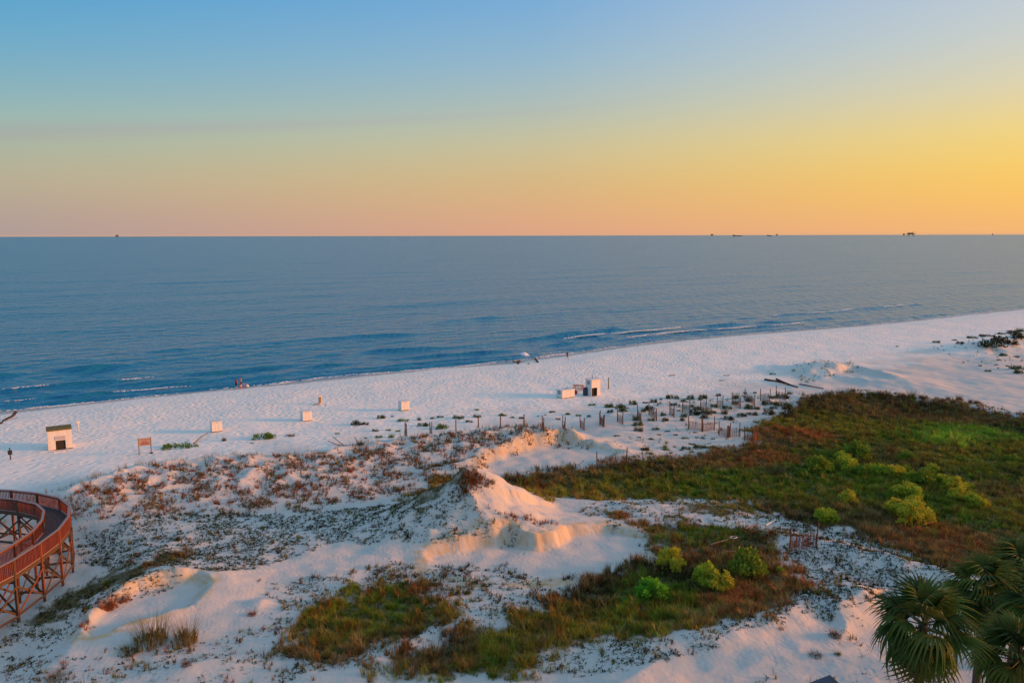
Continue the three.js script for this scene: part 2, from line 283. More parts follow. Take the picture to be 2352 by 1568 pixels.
// ---------------------------------------------------------------- sea
{
  const rows = []; for (let d = 84; d < 42000;) { rows.push(d); d *= d < 500 ? 1.0026 : d < 2500 ? 1.012 : 1.08; }
  const cols = 460, a0 = -0.98, a1 = 0.98, nr = rows.length;
  const comps = [];
  for (let i = 0; i < 34; i++) { const L = 2.2 * 1.11 ** i * rr(0.9, 1.1), th = Math.atan2(-SC, SS) + rr(-0.75, 0.75) * (L < 9 ? 1.3 : 0.5); comps.push({ L, kx: Math.cos(th) * 2 * Math.PI / L, kd: Math.sin(th) * 2 * Math.PI / L, ph: rnd() * 6.28, a: 0.016 * L / 6.283 * (L > 8 ? 0.5 : 1) }); }
  // low swells that run in along the beach: [distance off the shore, width, height, from, to along the shore]
  const swell = [[-3, 0.8, 0.10, -130, 260], [-6.2, 1.0, 0.12, -130, 260], [-9.5, 1.1, 0.13, -130, -10], [-10.5, 1.1, 0.2, 38, 110], [-13, 1.3, 0.2, -100, 60], [-17.5, 1.2, 0.26, 22, 150], [-18, 1.4, 0.24, -120, -30], [-24, 1.6, 0.3, 8, 70], [-27, 1.8, 0.22, -60, 20], [-30, 1.6, 0.2, 90, 220], [-36, 2.2, 0.3, -130, -60], [-52, 2.6, 0.2, -70, 10], [-70, 3, 0.16, 10, 120]];
  const pos = new Float32Array(nr * (cols + 1) * 3), uv = new Float32Array(nr * (cols + 1) * 2), sA = new Float32Array(nr * (cols + 1));
  for (let j = 0, i = 0; j < nr; j++) for (let k = 0; k <= cols; k++, i++) {
    const d = rows[j], x = d * lerp(a0, a1, k / cols), s = shoreS(x, d), t = alongT(x, d); sA[i] = s;
    const step = 1.96 * d / cols, fade = sstep(0, -25, s);
    let y = 0;
    if (d < 2500) {
      for (const c of comps) { if (c.L < 6 * step) continue; const lod = sstep(6, 11, c.L / step); y += lod * (0.25 + 0.75 * fade) * c.a * Math.sin(c.kx * x + c.kd * d + c.ph + 0.8 * noise(x * 0.02 + c.L, d * 0.02)); }
      if (s > -90 && s < 0) for (const [s0, w, hgt, t0, t1] of swell) { const c = s0 + 1.6 * noise2(t * 0.025, s0) + 0.4 * noise2(t * 0.12, s0 + 9), q = (s - c) / (w * 1.35); if (Math.abs(q) < 3.5) y += (t > 40 ? 2.2 : 3) * hgt * (0.55 + 0.6 * noise(t * 0.05, s0 * 3)) * sstep(t0, t0 + 18, t) * sstep(t1, t1 - 18, t) * Math.exp(-q * q * (q > 0 ? 4.5 : 0.6)); }
      if (s > -45 && s < 1 && d < 175) { const ws = s + 1.2 * noise(t * 0.03, s * 0.05) + 0.35 * noise2(t * 0.13, 2); y += 0.055 * sstep(-45, -18, s) * sstep(175, 140, d) * (0.6 + 0.6 * noise2(t * 0.05, s * 0.15)) * (Math.sin(ws * 2.1) + 0.6 * Math.sin(ws * 3.4 + 1)); }   // small waves running up the beach one behind the other
      y *= sstep(0.6, -2.5, s) * 0.92 + 0.08;
    }
    pos[i * 3] = x; pos[i * 3 + 1] = y; pos[i * 3 + 2] = -d; uv[i * 2] = (x * 0.906 + d * 0.423) / 47; uv[i * 2 + 1] = (d * 0.906 - x * 0.423) / 47;
  }
  const idx = [];
  for (let j = 0; j < nr - 1; j++) for (let k = 0; k < cols; k++) { const a = j * (cols + 1) + k, c = a + cols + 1; if (Math.min(sA[a], sA[a + 1], sA[c], sA[c + 1]) > 2) continue; idx.push(a, a + 1, c, a + 1, c + 1, c); }
  const g = new THREE.BufferGeometry();
  g.setAttribute('position', new THREE.BufferAttribute(pos, 3)); g.setAttribute('uv', new THREE.BufferAttribute(uv, 2)); g.setIndex(idx); g.computeVertexNormals();
  // chop: a tile of small waves as a normal map
  const N = 1024, nm = new Uint8Array(N * N * 4), sx = new Float32Array(N * N), sy = new Float32Array(N * N), th0 = Math.atan2(-SC, SS) - 0.437;
  for (let c = 0; c < 60; c++) {
    const L = 0.6 * 1.045 ** c, th = th0 + rr(-1.1, 1.1), kx = Math.round(47 / L * Math.cos(th)), ky = Math.round(47 / L * Math.sin(th)), ph = rnd() * 6.283, a = 0.045;
    const cx = [], cy = []; for (let i = 0; i < N; i++) { cx.push(2 * Math.PI * kx * i / N); cy.push(2 * Math.PI * ky * i / N + ph); }
    const m = Math.hypot(kx, ky) || 1, ax = a * kx / m, ay = a * ky / m;
    for (let y = 0, i = 0; y < N; y++) for (let x = 0; x < N; x++, i++) { const v = Math.cos(cx[x] + cy[y]); sx[i] += ax * v; sy[i] += ay * v; }
  }
  for (let i = 0; i < N * N; i++) { const l = 1 / Math.hypot(sx[i], sy[i], 1); nm[i * 4] = (0.5 - 0.5 * sx[i] * l) * 255; nm[i * 4 + 1] = (0.5 - 0.5 * sy[i] * l) * 255; nm[i * 4 + 2] = (0.5 + 0.5 * l) * 255; nm[i * 4 + 3] = 255; }
  const nt = new THREE.DataTexture(nm, N, N); nt.wrapS = nt.wrapT = THREE.RepeatWrapping; nt.magFilter = THREE.LinearFilter; nt.needsUpdate = true;
  struct('sea', g, new THREE.MeshPhysicalMaterial({ color: C(0.004, 0.15, 0.27), roughness: 0.25, ior: 1.33, normalMap: nt, normalScale: new THREE.Vector2(1, 1) }));
  // foam along breaking crests and at the water's edge: torn strips of bubbles
  const foam = [];
  const strip = (s0, t0, t1, w, lift, dens, big = 1) => {
    for (let t = t0; t < t1; t += 0.14) {
      const env = sstep(t0, t0 + 6, t) * sstep(t1, t1 - 6, t) * (0.5 + 0.7 * noise(t * 0.12, s0));
      if (rnd() > dens * env) continue;
      const s = s0 + 1.6 * noise2(t * 0.025, s0) + 0.4 * noise2(t * 0.12, s0 + 9) + rr(-w, w), n = s + shoreN(t), x = t * SC + n * SS, d = 160 + t * SS - n * SC;
      const q = new THREE.IcosahedronGeometry(1, 0); q.scale(rr(0.1, 0.32) * big, rr(0.02, 0.05) * big, rr(0.04, 0.1) * big); q.rotateY(Math.atan2(SS, SC) + rr(-0.4, 0.4)); q.translate(x, lift, -d); foam.push(q);
    }
  };
  for (let i = 0; i < 3; i++) { strip(0.1 - i * 0.2, -60, 20, 0.22, 0.05, 1); strip(-0.1 - i * 0.2, -115, -50, 0.25, 0.05, 0.7); if (i < 2) strip(-0.2, 10, 230, 0.25, 0.05, 0.8); } strip(-3, -30, 20, 0.2, 0.16, 0.3);
  for (let i = 0; i < 3; i++) { strip(-17.5, 26, 72, 0.4, 0.42, 1.1, 1.3); strip(-10.5, 42, 110, 0.4, 0.34, 0.9, 1.4); strip(-18, -96, -66, 0.3, 0.4, 0.8, 1.2); strip(-30, 110, 200, 0.5, 0.3, 0.8, 1.4); strip(-6.2, -108, -60, 0.25, 0.22, 0.5); }
  struct('sea_foam', mergeGeometries(foam), std(C(0.8, 0.82, 0.82), 0.7), 'stuff');
}
// ---------------------------------------------------------------- plants that nobody could count: meadow grass, dune grass, ground cover
function tuft(n, r0, h, bend, w, segs = 3, lean = 0) {              // upright tapered blades that bow outwards
  const P = [], I = [];
  for (let b = 0; b < n; b++) {
    const a = rnd() * 6.283, r = r0 * Math.sqrt(rnd()), bx = Math.cos(a) * r, bz = Math.sin(a) * r, o = a + rr(-0.8, 0.8), hh = h * rr(0.55, 1), bd = bend * rr(0.4, 1.3) * hh, fx = Math.cos(o + 1.57), fz = Math.sin(o + 1.57), ww = w * rr(0.7, 1.3);
    const i0 = P.length / 3;
    for (let k = 0; k <= segs; k++) {
      const f = k / segs, cx = bx + Math.cos(o) * bd * f * f - lean * hh * f * f, cy = hh * f * (1 - 0.25 * f * bend), cz = bz + Math.sin(o) * bd * f * f, q = ww * (1 - f) * 0.5;
      if (k < segs) { P.push(cx - fx * q, cy, cz - fz * q, cx + fx * q, cy, cz + fz * q); } else P.push(cx, cy, cz);
    }
    for (let k = 0; k < segs - 1; k++) { const a0 = i0 + k * 2; I.push(a0, a0 + 1, a0 + 2, a0 + 1, a0 + 3, a0 + 2); }
    const a0 = i0 + (segs - 1) * 2; I.push(a0, a0 + 1, a0 + 2);
  }
  const g = new THREE.BufferGeometry(); g.setAttribute('position', new THREE.Float32BufferAttribute(P, 3)); g.setIndex(I); g.computeVertexNormals(); return g;
}
function leafClump(n, rx, ry, rz, leaf, up = 0.6, shell = 0.75) {   // small pointed leaves through the outer part of a mound
  const P = [], I = [], v = new THREE.Vector3(), t = new THREE.Vector3(), s = new THREE.Vector3();
  for (let i = 0; i < n; i++) {
    const a = rnd() * 6.283, z = rr(-0.15, 1), q = Math.sqrt(Math.max(0, 1 - z * z)), r = lerp(shell, 1, Math.sqrt(rnd()));
    v.set(Math.cos(a) * q * rx * r, Math.max(0.01, z * ry * r), Math.sin(a) * q * rz * r);
    t.set(Math.cos(a) * q, z + up, Math.sin(a) * q).add(s.set(rr(-0.8, 0.8), rr(-0.6, 0.6), rr(-0.8, 0.8))).normalize();
    s.set(rr(-1, 1), rr(-1, 1), rr(-1, 1)).cross(t).normalize();
    const L = leaf * rr(0.6, 1.3), w = L * 0.28, i0 = P.length / 3;
    P.push(v.x, v.y, v.z, v.x + t.x * L * 0.5 + s.x * w, v.y + t.y * L * 0.5 + s.y * w, v.z + t.z * L * 0.5 + s.z * w, v.x + t.x * L, v.y + t.y * L, v.z + t.z * L, v.x + t.x * L * 0.5 - s.x * w, v.y + t.y * L * 0.5 - s.y * w, v.z + t.z * L * 0.5 - s.z * w);
    I.push(i0, i0 + 1, i0 + 2, i0, i0 + 2, i0 + 3);
  }
  const g = new THREE.BufferGeometry(); g.setAttribute('position', new THREE.Float32BufferAttribute(P, 3)); g.setIndex(I); g.computeVertexNormals(); return g;
}
const GREEN = [0.085, 0.135, 0.01], DARK = [0.032, 0.052, 0.014], OLIVE = [0.18, 0.155, 0.018], BROWN = [0.17, 0.1, 0.036], UMBER = [0.05, 0.032, 0.016], RUST = [0.29, 0.09, 0.028], STRAW = [0.24, 0.16, 0.065], LIME = [0.3, 0.42, 0.035], GREY = [0.11, 0.095, 0.07], RED = [0.4, 0.07, 0.04], GOLD = [0.26, 0.2, 0.03], FRESH = [0.12, 0.25, 0.022];
const mixc = (a, b, t) => [lerp(a[0], b[0], t), lerp(a[1], b[1], t), lerp(a[2], b[2], t)];
const lists = {};
const put = (kind, x, d, s, sy, c, tilt = 0.15, y = null) => (lists[kind] ??= []).push([x, y ?? height(x, d) - 0.02, -d, s, sy, rnd() * 6.283, rr(-tilt, tilt), rr(-tilt, tilt), c[0], c[1], c[2]]);
function scatter(z, perM2, fn) {
  const [x0, d0, x1, d1] = z.b, n = (x1 - x0) * (d1 - d0) * perM2;
  for (let i = 0; i < n; i++) { const x = rr(x0, x1), d = rr(d0, d1); if (Math.abs(x / d) > 0.86) continue; const sd = sdPoly(z.pts, x, d); fn(x, d, sd); }
}
// colour patches read off the photograph: [u, v, radius, colour, height factor]
const patches = [
  [1500, 1085, 90, UMBER, 1], [1300, 1090, 100, BROWN, 1], [1215, 1110, 60, UMBER, 1], [1400, 1125, 120, OLIVE, 1], [1560, 1120, 130, GREEN, 1], [1700, 1110, 130, GREEN, 1], [1640, 1062, 90, BROWN, 0.9], [1700, 1068, 50, RUST, 1], [1850, 1000, 55, RUST, 1], [1820, 1020, 60, BROWN, 1], [1780, 1055, 60, RUST, 0.9], [1780, 1085, 30, STRAW, 1.2], [1770, 1095, 40, BROWN, 1.3], [1880, 940, 70, UMBER, 1.2], [1980, 935, 90, BROWN, 1.1], [2100, 940, 90, UMBER, 1.1], [2200, 945, 80, BROWN, 1.1], [1900, 970, 80, OLIVE, 1], [2000, 985, 90, OLIVE, 1], [2080, 1000, 60, GREEN, 1.2], [2170, 1010, 45, LIME, 1.6], [2130, 1005, 50, FRESH, 1.4], [2240, 1000, 60, FRESH, 1.2], [2330, 1030, 60, OLIVE, 1], [2250, 965, 60, BROWN, 1], [2330, 985, 50, DARK, 1], [1950, 1050, 110, GREEN, 1], [2050, 1055, 90, BROWN, 0.8], [2170, 1060, 100, OLIVE, 1], [1850, 1095, 110, GREEN, 1], [1980, 1110, 120, GREEN, 1], [2260, 1090, 100, GREEN, 1], [2300, 1120, 60, BROWN, 1], [2330, 1090, 40, UMBER, 1], [2100, 1110, 80, OLIVE, 1], [2280, 1180, 70, OLIVE, 1], [2200, 1195, 80, GREEN, 1], [1900, 1150, 90, OLIVE, 1], [1960, 1185, 80, BROWN, 1.1], [2070, 1240, 70, BROWN, 1.1], [2130, 1215, 70, RUST, 0.8], [2200, 1250, 70, RUST, 1], [2160, 1270, 60, BROWN, 1.1], [2260, 1240, 60, BROWN, 1], [1830, 1190, 60, UMBER, 1],
  [740, 1400, 50, OLIVE, 1], [860, 1390, 90, GREEN, 0.8], [950, 1410, 80, GREEN, 0.8], [900, 1440, 60, OLIVE, 0.9], [1020, 1400, 50, OLIVE, 1.1], [980, 1370, 50, UMBER, 1], [760, 1470, 60, OLIVE, 1.1], [720, 1510, 60, BROWN, 1], [850, 1480, 50, BROWN, 1],
  [1020, 1520, 60, BROWN, 1], [1060, 1525, 40, RUST, 0.9], [1010, 1480, 70, UMBER, 1], [1150, 1500, 70, OLIVE, 1], [1180, 1450, 70, OLIVE, 1], [1280, 1400, 60, UMBER, 1.1], [1360, 1370, 70, UMBER, 1], [1380, 1330, 60, UMBER, 1], [1330, 1430, 80, OLIVE, 1], [1450, 1420, 80, GREEN, 1], [1560, 1430, 70, OLIVE, 1], [1600, 1420, 40, STRAW, 1.1], [1700, 1390, 50, RUST, 1.1], [1560, 1310, 60, UMBER, 1.1], [1620, 1290, 60, BROWN, 1.1], [1600, 1275, 50, RUST, 0.9], [1800, 1340, 50, BROWN, 1.1], [1840, 1330, 40, RUST, 0.9], [1750, 1400, 60, BROWN, 1], [1100, 1545, 60, GREEN, 0.7], [1480, 1370, 70, GREEN, 1],
  [1440, 1190, 40, RUST, 0.9], [1500, 1205, 60, BROWN, 1], [1560, 1225, 60, GREEN, 1], [1640, 1235, 80, GREEN, 1], [1740, 1240, 60, UMBER, 1], [1600, 1265, 60, DARK, 1], [1590, 1172, 50, BROWN, 0.8], [1660, 1162, 60, OLIVE, 0.9], [240, 1335, 60, DARK, 0.7], [150, 1390, 60, DARK, 0.6], [360, 1285, 50, UMBER, 0.8], [990, 1125, 80, DARK, 0.5],
].map(([u, v, r, c, k]) => { const g = onGround(u, v); return [g[0], g[2], r * mpp(g[0], g[2]) * 1.1, c, k]; });
function patchColour(x, d) {
  let w = 1e-3, r = OLIVE[0] * w, g = OLIVE[1] * w, b = OLIVE[2] * w, k = w;
  const nx = x + 0.8 * noise(x * 0.6, d * 0.6), nd = d + 1.4 * noise2(x * 0.6, d * 0.6);
  for (const p of patches) { const qx = (nx - p[0]) / p[2], qd = (nd - p[1]) / (p[2] * 0.9), q = qx * qx + qd * qd; if (q > 9) continue; const e = Math.exp(-q * 2.2); w += e; r += p[3][0] * e; g += p[3][1] * e; b += p[3][2] * e; k += p[4] * e; }
  return [[r / w, g / w, b / w], k / w];
}
for (const [z, dens, hgt] of [[meadow, 30, 0.75], [isleA, 50, 0.66], [isleB, 50, 0.72], [isleD, 40, 0.5], [isleE, 40, 0.45], [ravine, 60, 0.4], [shoulder, 120, 0.45]])
  scatter(z, dens, (x, d, sd) => {
    const e = sd + edgeN(x, d);
    if (e > 1.3 || rnd() < sstep(-0.8, 1.3, e)) return;
    let [c, k] = patchColour(x, d); const q = rnd();
    if (q < 0.10) c = mixc(c, STRAW, 0.8); else if (q < 0.24) c = mixc(c, DARK, 0.7); else if (q < 0.28) c = mixc(c, BROWN, 0.7); else if (q < 0.34) c = mixc(c, LIME, 0.25);
    const t = 1.95 * (0.45 + 0.8 * rnd()) + 0.45 * noise(x * 1.1, d * 1.1), clump = 0.8 + 0.55 * noise2(x * 0.55, d * 0.55) + 0.2 * noise(x * 1.7, d * 1.7);
    const rim = e > -0.9 && rnd() < 0.4; if (rim) c = mixc(c, pick([STRAW, BROWN, RUST, GREY]), 0.7);
    put(rim || q < 0.12 ? 'stalk' : rnd() < 0.5 ? 'grassA' : 'grassB', x, d, hgt * k * rr(0.6, 1.15) * clump * 1.15, hgt * k * rr(0.55, 1.15) * clump, c.map((v) => v * Math.max(0.35, t)), 0.22);
  });
// open sand: speckles of creeping plants and tufts of beach grass: [outline, small plants per m2, tufts per m2, tuft colours, plant colours, patchiness]
const open = [
  [[[150, 1150], [230, 1100], [330, 1072], [560, 1048], [700, 1045], [840, 1024], [1000, 998], [1190, 976], [1300, 990], [1370, 1020], [1230, 1012], [1120, 1045], [1060, 1080], [900, 1140], [700, 1180], [400, 1185], [180, 1230]], 18, 10, [BROWN, RUST, RUST, STRAW, OLIVE, BROWN], [BROWN, UMBER, RUST, DARK], 0.1],
  [[[170, 1240], [420, 1180], [700, 1180], [900, 1160], [980, 1190], [940, 1240], [760, 1250], [640, 1290], [480, 1320], [300, 1300], [190, 1300]], 60, 1.2, [OLIVE, UMBER], [DARK, GREEN, DARK, UMBER, GREY], -0.05],
  [[[930, 1165], [1060, 1110], [1100, 1170], [1190, 1230], [1100, 1250], [1000, 1258], [900, 1230]], 40, 1.6, [UMBER, OLIVE], [DARK, UMBER, OLIVE, GREY], 0.0],
  [[[1110, 1150], [1300, 1205], [1310, 1218], [1180, 1232], [1120, 1190]], 3, 4.5, [RUST, BROWN, RUST], [BROWN, UMBER], 0.1],
  [[[1060, 1095], [1090, 1084], [1125, 1096], [1150, 1122], [1100, 1128], [1055, 1135]], 2, 34, [RUST, RUST, BROWN, STRAW], [RUST], -1],
  [[[600, 1330], [760, 1320], [900, 1300], [1200, 1300], [1260, 1340], [1300, 1350], [1200, 1420], [1050, 1440], [830, 1530], [650, 1560], [560, 1500], [640, 1400]], 28, 2, [GREY, BROWN, OLIVE, STRAW], [DARK, UMBER, OLIVE], 0.05],
  [[[780, 1320], [900, 1290], [1150, 1290], [1220, 1330], [1100, 1370], [880, 1350]], 3, 4, [GREY, BROWN, GREY, OLIVE], [UMBER], 0.1],
  [[[1780, 1200], [1900, 1210], [2000, 1235], [2100, 1270], [2220, 1315], [2240, 1360], [2000, 1400], [1850, 1420], [1760, 1410], [1860, 1340], [1800, 1290]], 58, 2, [UMBER, BROWN, OLIVE], [DARK, UMBER, DARK, GREEN, GREY], -0.1],
  [[[1240, 1500], [1330, 1470], [1600, 1450], [1780, 1400], [1880, 1400], [1640, 1475], [1500, 1520], [1350, 1560], [1250, 1568]], 40, 1.6, [BROWN, OLIVE], [DARK, GREEN, UMBER], 0.0],
  [[[0, 1440], [200, 1350], [420, 1310], [430, 1330], [240, 1390], [130, 1480], [0, 1568]], 30, 1.4, [OLIVE, BROWN], [DARK, UMBER], 0.0],
  [[[0, 1580], [0, 1500], [160, 1500], [420, 1480], [640, 1420], [700, 1560], [560, 1590]], 14, 1.4, [BROWN, OLIVE, RUST], [UMBER, OLIVE], 0.12],
  [[[170, 1436], [230, 1385], [320, 1338], [335, 1352], [280, 1382], [200, 1438]], 0.5, 7, [RUST, RUST, BROWN], [RUST], 0.15],
  [[[1380, 1020], [1480, 985], [1600, 960], [1720, 985], [1745, 1020], [1620, 1040], [1450, 1060], [1390, 1050]], 2.2, 0.25, [OLIVE, GREEN], [GREEN, FRESH, DARK], 0.25],
  [[[1400, 950], [1560, 918], [1860, 905], [1800, 960], [1720, 980], [1560, 975]], 0.8, 0.35, [OLIVE, GREEN, UMBER], [GREEN, DARK], 0.2],
  [[[1360, 1150], [1560, 1150], [1640, 1150], [1790, 1165], [1790, 1200], [1600, 1205], [1450, 1190], [1420, 1210], [1340, 1180]], 24, 1.4, [OLIVE, BROWN], [DARK, GREEN, UMBER], 0.05],
  [[[1850, 905], [2000, 895], [2240, 920], [2352, 950], [2420, 990], [2340, 985], [2250, 955], [2100, 925], [1900, 915]], 1, 2.4, [BROWN, UMBER, OLIVE, STRAW], [OLIVE], 0],
  [[[1825, 850], [1850, 830], [1960, 832], [1990, 848], [1900, 868], [1840, 880]], 0.8, 1.1, [OLIVE, GOLD, OLIVE], [OLIVE, DARK], 0.1],
  [[[2130, 800], [2250, 775], [2352, 755], [2420, 760], [2420, 850], [2300, 860], [2250, 850]], 0.22, 0.12, [OLIVE, GREEN], [DARK, GREEN], 0.2],
  [[[1900, 1420], [2000, 1400], [2040, 1500], [1990, 1530], [1920, 1520]], 2.5, 0.5, [BROWN, OLIVE], [DARK, GREEN], 0.15],
  [[[1700, 1555], [2000, 1535], [2100, 1590], [1700, 1600]], 4, 1.2, [BROWN, OLIVE], [GREEN, UMBER], 0.0],
  [[[1090, 1050], [1180, 1032], [1230, 1014], [1200, 1040], [1120, 1062]], 0, 2.5, [RUST, GOLD], [RUST], 0.1],
  [[[1180, 1085], [1290, 1070], [1340, 1060], [1390, 1060], [1440, 1070], [1300, 1080]], 5, 1.2, [UMBER, BROWN], [UMBER, DARK], 0],
];
for (const [px, np, nt, tc, pc, th] of open) {
  const z = zone(px);
  scatter(z, np + nt, (x, d, sd) => {
    if (sd > 0.5 * noise(x * 0.3, d * 0.3)) return;
    const pn = noise2(x * 0.28 + 40, d * 0.28) * 0.6 + noise(x * 0.8, d * 0.8) * 0.5;
    if (pn < th - 0.45 + rnd() * 0.5) return;
    const t = 0.6 + 0.7 * rnd();
    if (rnd() < nt / (np + nt)) {
      const c = pick(tc).map((v) => v * t); const n = 1 + Math.floor(rnd() * 4), s0 = rr(0.3, 0.62);
      for (let i = 0; i < n; i++) { const a = x + rr(-0.25, 0.25), b = d + rr(-0.25, 0.25); put(rnd() < 0.35 ? 'stalk' : rnd() < 0.5 ? 'grassA' : 'grassB', a, b, s0 * rr(0.7, 1.2), s0 * rr(0.6, 1.2), c, 0.25); }
    } else { const s = (0.28 + 0.75 * rnd() ** 2.2) * (d > 100 ? 1.9 : 1); put(rnd() < 0.6 ? 'creepA' : 'creepB', x, d, s, s * rr(0.7, 1.2), pick(pc).map((v) => v * t), 0.2); }
  });
}
for (const [z, n] of [[meadow, 2.2], [isleA, 3], [isleB, 3], [isleD, 2.5]]) scatter(z, n, (x, d, sd) => {   // taller reeds and dead stalks standing in drifts
  if (sd > 0 || noise(x * 0.22 + 60, d * 0.22) + 0.5 * noise2(x * 0.7, d * 0.7) < 0.12) return;
  const c = mixc(patchColour(x, d)[0], pick([STRAW, BROWN, LIME, RUST, UMBER]), 0.75), k = rr(0.8, 1.5); for (let i = 0; i < 3; i++) put('oats', x + rr(-0.3, 0.3), d + rr(-0.3, 0.3), k * rr(0.6, 1), k * rr(0.7, 1.1), c, 0.2);
});
{ // sea oats along the foredune's crest
  const pts = ridges[0].pts;
  for (let i = 0; i < 700; i++) { const k = Math.floor(rnd() * (pts.length - 2)), f = rnd(), x = lerp(pts[k][0], pts[k + 1][0], f) + rr(-1.6, 1.6), d = lerp(pts[k][1], pts[k + 1][1], f) + rr(-1.2, 2); if (noise(x * 0.3, d * 0.3) < -0.15) continue; put('oats', x, d, rr(0.5, 0.9), rr(0.6, 1.15), mixc(STRAW, OLIVE, rnd() * 0.8), 0.15); }
}
const kinds = {
  oats: ['sea_oats', tuft(8, 0.14, 1, 0.25, 0.022, 3, 0.18)],
  grassA: ['meadow_grass', tuft(15, 0.16, 1, 0.5, 0.045, 3, 0.12)], grassB: ['meadow_grass', tuft(13, 0.22, 0.9, 0.75, 0.05, 3, 0.2)], stalk: ['dry_grass_stalks', tuft(9, 0.1, 1.35, 0.28, 0.03, 3, 0.22)],
  creepA: ['ground_cover', leafClump(16, 0.13, 0.07, 0.13, 0.11, 0.5, 0.1)], creepB: ['ground_cover', leafClump(11, 0.2, 0.05, 0.09, 0.1, 0.4, 0.1)],
};
const leafMat = new THREE.MeshPhysicalMaterial({ color: 0xffffff, roughness: 1, specularIntensity: 0.08 });
{
  const M = new THREE.Matrix4(), q = new THREE.Quaternion(), e = new THREE.Euler(), c = new THREE.Color(); let total = 0;
  for (const k in lists) {
    const L = lists[k], [nm, g] = kinds[k], im = new THREE.InstancedMesh(g, leafMat, L.length); total += L.length;
    L.forEach((a, i) => { M.compose(new THREE.Vector3(a[0], a[1], a[2]), q.setFromEuler(e.set(a[6], a[5], a[7])), new THREE.Vector3(a[3], a[4], a[3])); im.setMatrixAt(i, M); im.setColorAt(i, c.setRGB(a[8], a[9], a[10])); });
    im.name = numbered(nm); im.userData.kind = 'stuff'; sh(im); scene.add(im);
  }
  console.log('instances', total);
}
// ---------------------------------------------------------------- materials and small builders for the made things
function grainTex(w, h, base, dark, sx, sy, k) {                    // weathered grain as a colour map
  const a = new Uint8Array(w * h * 4);
  for (let y = 0, i = 0; y < h; y++) for (let x = 0; x < w; x++, i++) { const n = clamp(0.5 + 0.5 * (0.6 * noise(x * sx, y * sy) + 0.4 * noise2(x * sx * 3, y * sy * 3)) + (rnd() - 0.5) * k, 0, 1); for (let c = 0; c < 3; c++) a[i * 4 + c] = lerp(dark[c], base[c], n); a[i * 4 + 3] = 255; }
  const t = new THREE.DataTexture(a, w, h); t.colorSpace = THREE.SRGBColorSpace; t.magFilter = THREE.LinearFilter; t.wrapS = t.wrapT = THREE.RepeatWrapping; t.needsUpdate = true; return t;
}
const M = {
  red: [0, 1, 2].map((i) => std(C(1, 1, 1).multiplyScalar([1, 0.82, 0.68][i]), 0.85, { map: grainTex(64, 256, [154, 72, 46], [92, 42, 30], 0.09, 0.02, 0.2) })),
  cap: std(0xffffff, 0.8, { map: grainTex(128, 64, [168, 150, 148], [112, 96, 98], 0.02, 0.2, 0.2) }),
  deck: [0, 1, 2].map((i) => std(C(1, 1, 1).multiplyScalar([1, 0.8, 0.62][i]), 0.9, { map: grainTex(128, 32, [112, 92, 88], [70, 55, 54], 0.02, 0.2, 0.2) })),
  post: std(0xffffff, 0.9, { map: grainTex(32, 256, [150, 84, 56], [84, 48, 36], 0.2, 0.02, 0.2) }),
  brace: std(0xffffff, 0.9, { map: grainTex(128, 32, [104, 80, 62], [62, 48, 38], 0.02, 0.2, 0.2) }),
  white: [0, 1].map((i) => std(0xffffff, 0.6, { map: grainTex(64, 64, i ? [226, 222, 216] : [234, 231, 226], [206, 201, 194], 0.03, 0.1, 0.2) })),
  dark: std(C(0.025, 0.022, 0.02), 0.8), black: std(C(0.015, 0.015, 0.017), 0.6), olive: std(C(0.2, 0.16, 0.04), 0.8), blue: std(C(0.03, 0.16, 0.32), 0.6), navy: std(C(0.02, 0.035, 0.07), 0.5),
  fence: std(0xffffff, 0.9, { map: grainTex(16, 128, [126, 88, 60], [82, 54, 40], 0.3, 0.03, 0.25) }), slat: std(0xffffff, 0.9, { map: grainTex(16, 128, [132, 108, 92], [94, 74, 64], 0.3, 0.03, 0.2) }), slatRed: std(0xffffff, 0.9, { map: grainTex(16, 128, [170, 92, 60], [120, 60, 42], 0.3, 0.03, 0.2) }),
  drift: std(0xffffff, 0.95, { map: grainTex(64, 32, [122, 112, 100], [72, 62, 54], 0.03, 0.2, 0.2) }), driftDark: std(0xffffff, 0.95, { map: grainTex(64, 32, [74, 64, 54], [38, 32, 28], 0.03, 0.2, 0.2) }),
  orange: std(C(0.5, 0.17, 0.045), 0.7), sign: std(0xffffff, 0.8, { map: grainTex(64, 64, [196, 164, 150], [166, 130, 116], 0.03, 0.1, 0.15) }), rust: std(C(0.26, 0.06, 0.03), 0.8), tan: std(C(0.3, 0.17, 0.05), 0.8), steel: std(C(0.09, 0.09, 0.1), 0.7), redc: std(C(0.5, 0.04, 0.03), 0.7), blueSheet: std(C(0.12, 0.16, 0.4), 0.8), panel: std(C(0.42, 0.42, 0.47), 0.7),
  roof: std(0xffffff, 0.8, { map: grainTex(64, 64, [122, 108, 40], [84, 72, 28], 0.1, 0.1, 0.25) }),
};
const UNIT = new THREE.BoxGeometry(1, 1, 1);
function bevelBox(w, h, d, r = 0.02) {                              // a box with chamfered edges
  const s = new THREE.Shape(); const x = w / 2 - r, y = h / 2 - r; s.moveTo(-x, -y); s.lineTo(x, -y); s.lineTo(x, y); s.lineTo(-x, y); s.closePath();
  const g = new THREE.ExtrudeGeometry(s, { depth: d - 2 * r, bevelEnabled: true, bevelThickness: r, bevelSize: r, bevelSegments: 1, steps: 1 }); g.translate(0, 0, -d / 2 + r); return g;
}
const boxAt = (w, h, d, x, y, z, r) => { const g = bevelBox(w, h, d, r ?? Math.min(0.02, w / 6, h / 6, d / 6)); g.translate(x, y, z); return g; };
const UPV = new THREE.Vector3(0, 1, 0);
const BEAM = bevelBox(1, 1, 1, 0.06); 
